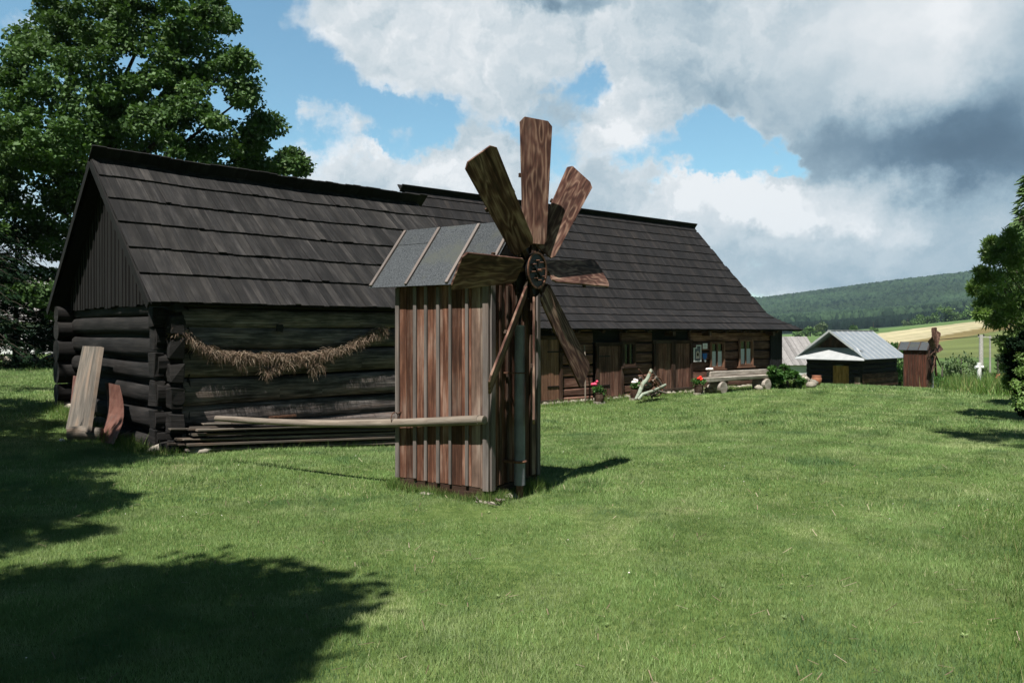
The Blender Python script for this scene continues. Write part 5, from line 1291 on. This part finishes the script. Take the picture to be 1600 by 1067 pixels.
def implement():
    b = -.75; a0 = a_at(1012, b); p = P2(a0, b); g = gz1(p.x, p.y)
    root = thing('old_plough', 'old broken wooden plough with grey lichened beams heaped by the wall', 'plough', tuple(P2(a0, b, g)))
    def Q(px, py, bb=b): a = a_at(px, bb); w = P2(a, bb); return Vector((w.x, w.y, CH - (py - HY) / F * w.y))
    def beam(pts, r, m, bb=b, name='beam'):
        s = MB(); s.tube([Q(x, y, bb) for x, y in pts], r, 10, wob=.08); s.build(name, m, root, smooth=True)
    beam([(1018, 577), (1011, 593), (1004, 600), (1000, 612), (993, 624)], [.04, .052, .06, .055, .035], M_lich, -.85)
    beam([(1040, 601), (1022, 610)], [.035, .042], M_lich, -.9); beam([(1019, 611), (1004, 616), (997, 624)], [.042, .045, .035], M_lich, -.95)
    beam([(1019, 580), (1035, 603), (1037, 611)], [.03, .034, .034], M_plank, -.6); beam([(1000, 590), (1006, 597), (1012, 608)], [.04, .034, .034], M_plank, -.6)
    beam([(998, 577), (1008, 590), (1018, 604)], [.02, .02, .02], M_irust, -.5, 'iron_rod'); beam([(1020, 585), (1028, 598), (1033, 610)], [.03, .03, .03], M_irust, -.65, 'iron_rod')
    beam([(1013, 597), (1017, 590), (1022, 589), (1020, 584)], [.022] * 4, M_irust, -.7, 'iron_rod'); beam([(1008, 602), (1016, 611), (1026, 612)], [.03] * 3, M_irust, -.7, 'iron_rod')
    for k in range(26):
        x = rnd.uniform(1003, 1034); y = rnd.uniform(594, 616); a = rnd.uniform(-1, 1.2); l = rnd.uniform(5, 11)
        if y < 600 and (x < 1010 or x > 1027): continue
        beam([(x - l * math.cos(a), y - l * math.sin(a)), (x + l * math.cos(a), min(619, y + l * math.sin(a)))], [.028, .034], rnd.choice([M_irust, M_irust, M_door, M_plank]), rnd.uniform(-.85, -.45), 'spar')
    s = MB(); n = 20; c = Q(1026, 604, -.6)
    s.tube([c + D2 * (.28 * math.cos(i * 6.283 / n)) + Vector((0, 0, .28 * math.sin(i * 6.283 / n))) for i in range(n + 1)], .022, 6); s.build('iron_wheel', M_irust, root)
implement()
a = a_at(914.5, .1); p = P2(a, .1); s = MB(); g = gz1(p.x, p.y); s.tube([(p.x, p.y, g), (p.x, p.y, g + 1.25), (p.x - .02, p.y + .12, g + 1.6)], [.022, .02, .018], 8); tag(s.build('wooden_pole', M_pole, smooth=True), 'thin pale pole leaning upright on the wall between the first two doors', 'pole')
for px, py, w in ((870, 631, .9), (884, 629.5, .6), (1060, 613, .8), (1078, 613, 1.0), (1097, 612.5, .7)):
    q = on_ground(px, py); s = MB(); s.box((q.x, q.y, q.z + .02), D2, B2, (0, 0, 1), (w, .35, .05), jit=.03); tag(s.build('paving_slab', M_stone, bevel=.01), 'flat stone slab set in the grass before the farmhouse doors', 'stone slab', 'stone slabs before the farmhouse')
p = on_ground(1226, 606); tree('lilac_bush', 'rounded bright green bush at the far end of the log bench', (p.x, p.y - .3, gz1(p.x, p.y)), cluster([(1214, 590, 13), (1228, 588, 15), (1240, 594, 14), (1207, 581, 8), (1222, 581, 11), (1230, 600, 13), (1214, 601, 12), (1247, 601, 10), (1207, 597, 9), (1238, 585, 9)], p.y - .4, .3), .10, 200, M_bush, M_bark, .7, .03, cat='bush', sub=3, hollow=0)

# ------------------------------------------------------------------ far right: bushes, power pole, marker
def bush(px, py, items, d, label, lm=M_greyb, size=.28, n=70, sub=5, name='sallow_bush', group='bushes beyond the lawn'):
    x = (px - CX) / F * d; tree(name, label, (x, d, gz1(x, d)), cluster(items, d, 1.2), size, n, lm, M_barkg, 1.6, .08, group, 'bush', sub=sub, aspect=.4)
bush(1500, 600, [(1485, 575, 18), (1505, 570, 22), (1525, 580, 18), (1475, 590, 14), (1500, 590, 24), (1535, 592, 16)], 62, 'wide grey green bush right of the far windmill')
bush(1405, 600, [(1398, 548, 13), (1408, 560, 15), (1400, 575, 18), (1390, 560, 14), (1412, 585, 16), (1395, 590, 14), (1385, 545, 9)], 56, 'tall dark green bush between the hut and the far windmill', M_bush, n=90)
bush(1560, 600, [(1565, 562, 12), (1575, 578, 16), (1563, 592, 14), (1585, 590, 18), (1580, 560, 12)], 58, 'green bush behind the power pole near the right edge', M_greyb)
bush(1470, 604, [(1462, 590, 10), (1470, 598, 12), (1482, 600, 10), (1455, 598, 8)], 50, 'low bluish green clump at the foot of the far windmill', M_bush, size=.2)
def pole(px, pyt, d, r, label, arms):
    x = (px - CX) / F * d; g = gz1(x, d); zt = CH - (pyt - HY) / F * d; root = thing('power_pole', label, 'power pole', (x, d, g))
    s = MB(); s.tube([(x, d, g - .2), (x, d, zt)], [r * 1.2, r], 10); s.build('post', M_conc, root, smooth=True)
    if arms:
        s = MB(); s.beam((x - .25, d, zt - .15), (x + 1.4, d - .2, zt - .25), .08, .08); s.build('crossarm', M_conc, root)
        for k in (-.2, .2, 1.3): s = MB(); s.tube([(x + k, d, zt - .15), (x + k, d, zt + .05)], .05, 8); s.build('insulator', M_iron, root)
    return Vector((x, d, zt))
t1 = pole(1533, 523, 62, .15, 'grey concrete power pole standing in the bushes near the right edge', True)
t2 = pole(1547, 524, 66, .07, 'thin secondary pole just right of the concrete power pole', False)
s = MB()
for dz in (0, -.1): s.tube([t1 + Vector((0, 0, dz - .05)).lerp(Vector((0, 0, 0)), 0) if k == 0 else t1.lerp(Vector((-2, 75, t1.z + dz - 1.5)), k / 14) + Vector((0, 0, -1.3 * math.sin(math.pi * k / 14))) for k in range(15)], .018, 5)
s.tube([t1.lerp(Vector((55, 70, t1.z + 1)), k / 8) + Vector((0, 0, -.4 * math.sin(math.pi * k / 8) - .05)) for k in range(9)], .018, 5)
tag(s.build('power_line', M_iron), 'thin dark power wires strung from the concrete pole over the meadow', 'power line')
q = on_ground(1530, 607); d = 44.0; x = (1530 - CX) / F * d; g = gz1(x, d)
root = thing('pipeline_marker', 'white upright marker post with short cross arms on a red foot', 'marker post', (x, d, g))
s = MB(); s.tube([(x, d, g + .55), (x, d, g + 1.62)], .11, 12); s.build('post', M_wh, root, smooth=True)
s = MB(); s.tube([(x - .22, d, g + 1.36), (x + .22, d, g + 1.36)], .09, 10); s.build('crossarm', M_wh, root, smooth=True)
s = MB(); s.tube([(x, d, g - .1), (x, d, g + .55)], .045, 8); s.build('foot', M_orange, root)
for px, hh, lb in ((1557, 1.0, 'short orange red stake in the tall grass, the one nearer the white marker'), (1568, 1.05, 'short orange red stake in the tall grass, the one right beside the willow')):
    d = 42; x = (px - CX) / F * d; g = gz1(x, d); s = MB(); s.tube([(x, d, g), (x + .05, d, g + hh)], .05, 8); s.tube([(x - .05, d, g + hh * .8), (x + .2, d, g + hh)], .04, 6)
    tag(s.build('red_stake', M_orange, smooth=True), lb, 'stake', 'red stakes in the tall grass')

# ------------------------------------------------------------------ hill forests and field trees
def conifers(name, px0, px1, r0, r1, n, hmin, hmax, wr, m, label, tonef=None, blobs=.5, cond=None):
    px = nr.uniform(px0, px1, n * 3); r = nr.uniform(r0, r1, n * 3); aa = np.arctan((px - CX) / F); x = np.sin(aa) * r; y = np.cos(aa) * r; z = gz(x, y)
    if cond is not None:
        py = HY + F * (CH - z) / y; k = cond(px, py, r); x, y, z = x[k], y[k], z[k]
    x, y, z = x[:n], y[:n], z[:n]; N = len(x); h = nr.uniform(hmin, hmax, N); w = h * wr * nr.uniform(.8, 1.2, N); rd = nr.rand(N) < blobs
    K = 6; ang = np.arange(K) * 2 * np.pi / K
    V = np.zeros((N, 2 * K + 1, 3)); prof1 = np.where(rd, .35, .12); prof2 = np.where(rd, .75, .5); ww1 = np.where(rd, 1.0, 1.0); ww2 = np.where(rd, .85, .55)
    for k in range(K):
        jj = nr.uniform(.75, 1.25, N)
        V[:, k] = np.stack([x + np.cos(ang[k]) * w * ww1 * jj, y + np.sin(ang[k]) * w * ww1 * jj, z + h * prof1 * .5], -1)
        V[:, K + k] = np.stack([x + np.cos(ang[k] + .5) * w * ww2 * jj, y + np.sin(ang[k] + .5) * w * ww2 * jj, z + h * prof2], -1)
    V[:, 2 * K] = np.stack([x, y, z + h], -1)
    tri = []
    for k in range(K):
        l = (k + 1) % K; tri += [(k, l, K + k), (l, K + l, K + k), (K + k, K + l, 2 * K)]
    tri = np.array(tri); Fc = (tri[None] + (np.arange(N) * (2 * K + 1))[:, None, None]).reshape(-1, 3)
    tn = np.repeat(np.clip(np.where(rd, .5, .12) + nr.uniform(-.3, .4, N) + .5 * (vnoise(x, y, 130., 21) - .5), 0, 1), len(tri))
    tag(fastmesh(name, V.reshape(-1, 3), Fc, tn, m), label, 'forest', kind='stuff')
conifers('hill_forest', 1090, 1680, 1000, 2350, 42000, 9, 19, .30, M_farl, 'green mixed forest covering the long hill on the horizon', blobs=.6)
conifers('hill_forest', -250, 330, 1200, 2350, 6000, 9, 15, .28, M_farl, 'forested hill glimpsed through the spruces at the left', blobs=.5)
belt = lambda px, py, r: np.ones(len(px), bool)
conifers('shaded_forest_belt', 1090, 1680, 700, 1300, 17000, 6, 10.5, .26, M_fard, 'dark conifer wood with cloud shadow in its colour at the foot of the hill', blobs=.25)
def ft(px, py, r, d, m, label, n=3):
    it = [(px + rnd.uniform(-.4, .4) * r, py + rnd.uniform(-.35, .35) * r, r * rnd.uniform(.55, .8)) for _ in range(n)] + [(px, py, r * .85)]
    x = (px - CX) / F * d; tree('field_tree', label, (x, d, gz1(x, d) - .5), cluster(it, d, 2), .011 * d / 6, 46, m, M_bark, 6, .3, 'single trees above the pale field', 'tree', sub=7, aspect=.8)
for px, py, r, m, lab in ((1478, 493, 16, M_midt, 'tallest bright green field tree above the pale field'), (1498, 497, 11, M_midt, 'small round green tree just right of the tallest field tree'), (1512, 494, 12, M_midt, 'broad green tree between the tallest field tree and the willow'),
                          (1455, 503, 10, M_midt, 'low green tree left of the tallest field tree'), (1433, 502, 11, M_midt, 'pale green tree at the left of the field tree group'), (1418, 508, 7, M_greyb, 'small dull bush at the left end of the field trees'), (1540, 496, 12, M_midt, 'green tree half hidden by the willow'),
                          (1282, 512, 10, M_greyb, 'grey green tree just above the hut roof'), (1266, 517, 8, M_midt, 'green tree left of the grey green one above the hut'), (1248, 524, 7, M_midt, 'low bright bush right of the farmhouse eave'), (1279, 523, 6, M_midt, 'small bright bush against the hut roof'), (1334, 514, 5, M_midt, 'tiny bright tree right above the hut ridge'), (1365, 516, 6, M_midt, 'tiny green tree beyond the right end of the hut ridge')):
    ft(px, py, r * 1.25, 560 if px > 1380 else 430, m, lab)

x, y = sector(260, 3.6, 18, -34, 36); cs = np.stack([x, y, gz(x, y) + .012], -1); sz = .012 + .014 * nr.rand(260)
Vr = []; 
for c, q in zip(cs, sz):
    for k in range(rnd.randint(5, 8)):
        a = rnd.uniform(0, 6.283); d_ = np.array([math.cos(a), math.sin(a), rnd.uniform(.1, .6)]) * q; sv = np.array([-math.sin(a), math.cos(a), 0]) * q * .28
        Vr += [c, c + d_ * .55 + sv, c + d_, c + d_ * .55 - sv]
tag(fastmesh('lawn_weeds', np.array(Vr), np.arange(len(Vr)).reshape(-1, 4), nr.rand(len(Vr) // 4), M_grass), 'small broad leaved weeds scattered through the lawn', 'weeds', kind='stuff')
n = 700; x, y = sector(n, 3.2, 11, -34, 36); z = gz(x, y) + .02 + .02 * nr.rand(n); a = nr.rand(n) * 6.283; L_ = .03 + .06 * nr.rand(n); up = L_ * nr.uniform(-.1, .5, n); w_ = .0022
dx, dy = np.cos(a) * L_, np.sin(a) * L_; nx, ny = -np.sin(a) * w_, np.cos(a) * w_
Vd = np.stack([np.stack([x + nx, y + ny, z], -1), np.stack([x - nx, y - ny, z], -1), np.stack([x + dx - nx, y + dy - ny, z + up], -1), np.stack([x + dx + nx, y + dy + ny, z + up], -1)], 1)
tag(fastmesh('dry_clippings', Vd.reshape(-1, 3), np.arange(n * 4).reshape(n, 4), nr.rand(n), M_straw), 'dry grass clippings lying loose on the lawn', 'clippings', kind='stuff')
# ------------------------------------------------------------------ small flowers in the lawn
s = MB()
for _ in range(60):
    x, y = sector(1, 4, 16, -33, 33); z = gz1(x[0], y[0]); s.stone((x[0], y[0], z + .045), rnd.uniform(.003, .006), (1, 1, .5))
tag(s.build('daisies', M_peach), 'tiny pale daisies scattered in the lawn grass', 'flowers', kind='stuff')
hz = MB(); hz.box((0, 900, 110), (1, 0, 0), (0, 1, 0), (0, 0, 1), (7200, 5600, 620)); ho = hz.build('haze', None)
ho.data.materials.clear(); hm = bpy.data.materials.new('haze_air'); hm.use_nodes = True; hm.node_tree.nodes.clear()
ht = NT(hm.node_tree); ho_ = ht.new('ShaderNodeOutputMaterial'); pv = ht.new('ShaderNodeVolumePrincipled'); pv.inputs['Color'].default_value = (.58, .80, 1., 1); pv.inputs['Density'].default_value = .00008
ht.l.new(pv.outputs[0], ho_.inputs['Volume']); ho.data.materials.append(hm); tag(ho, kind='stuff')
print('faces', sum(len(o.data.polygons) for o in bpy.data.objects if o.type == 'MESH'))
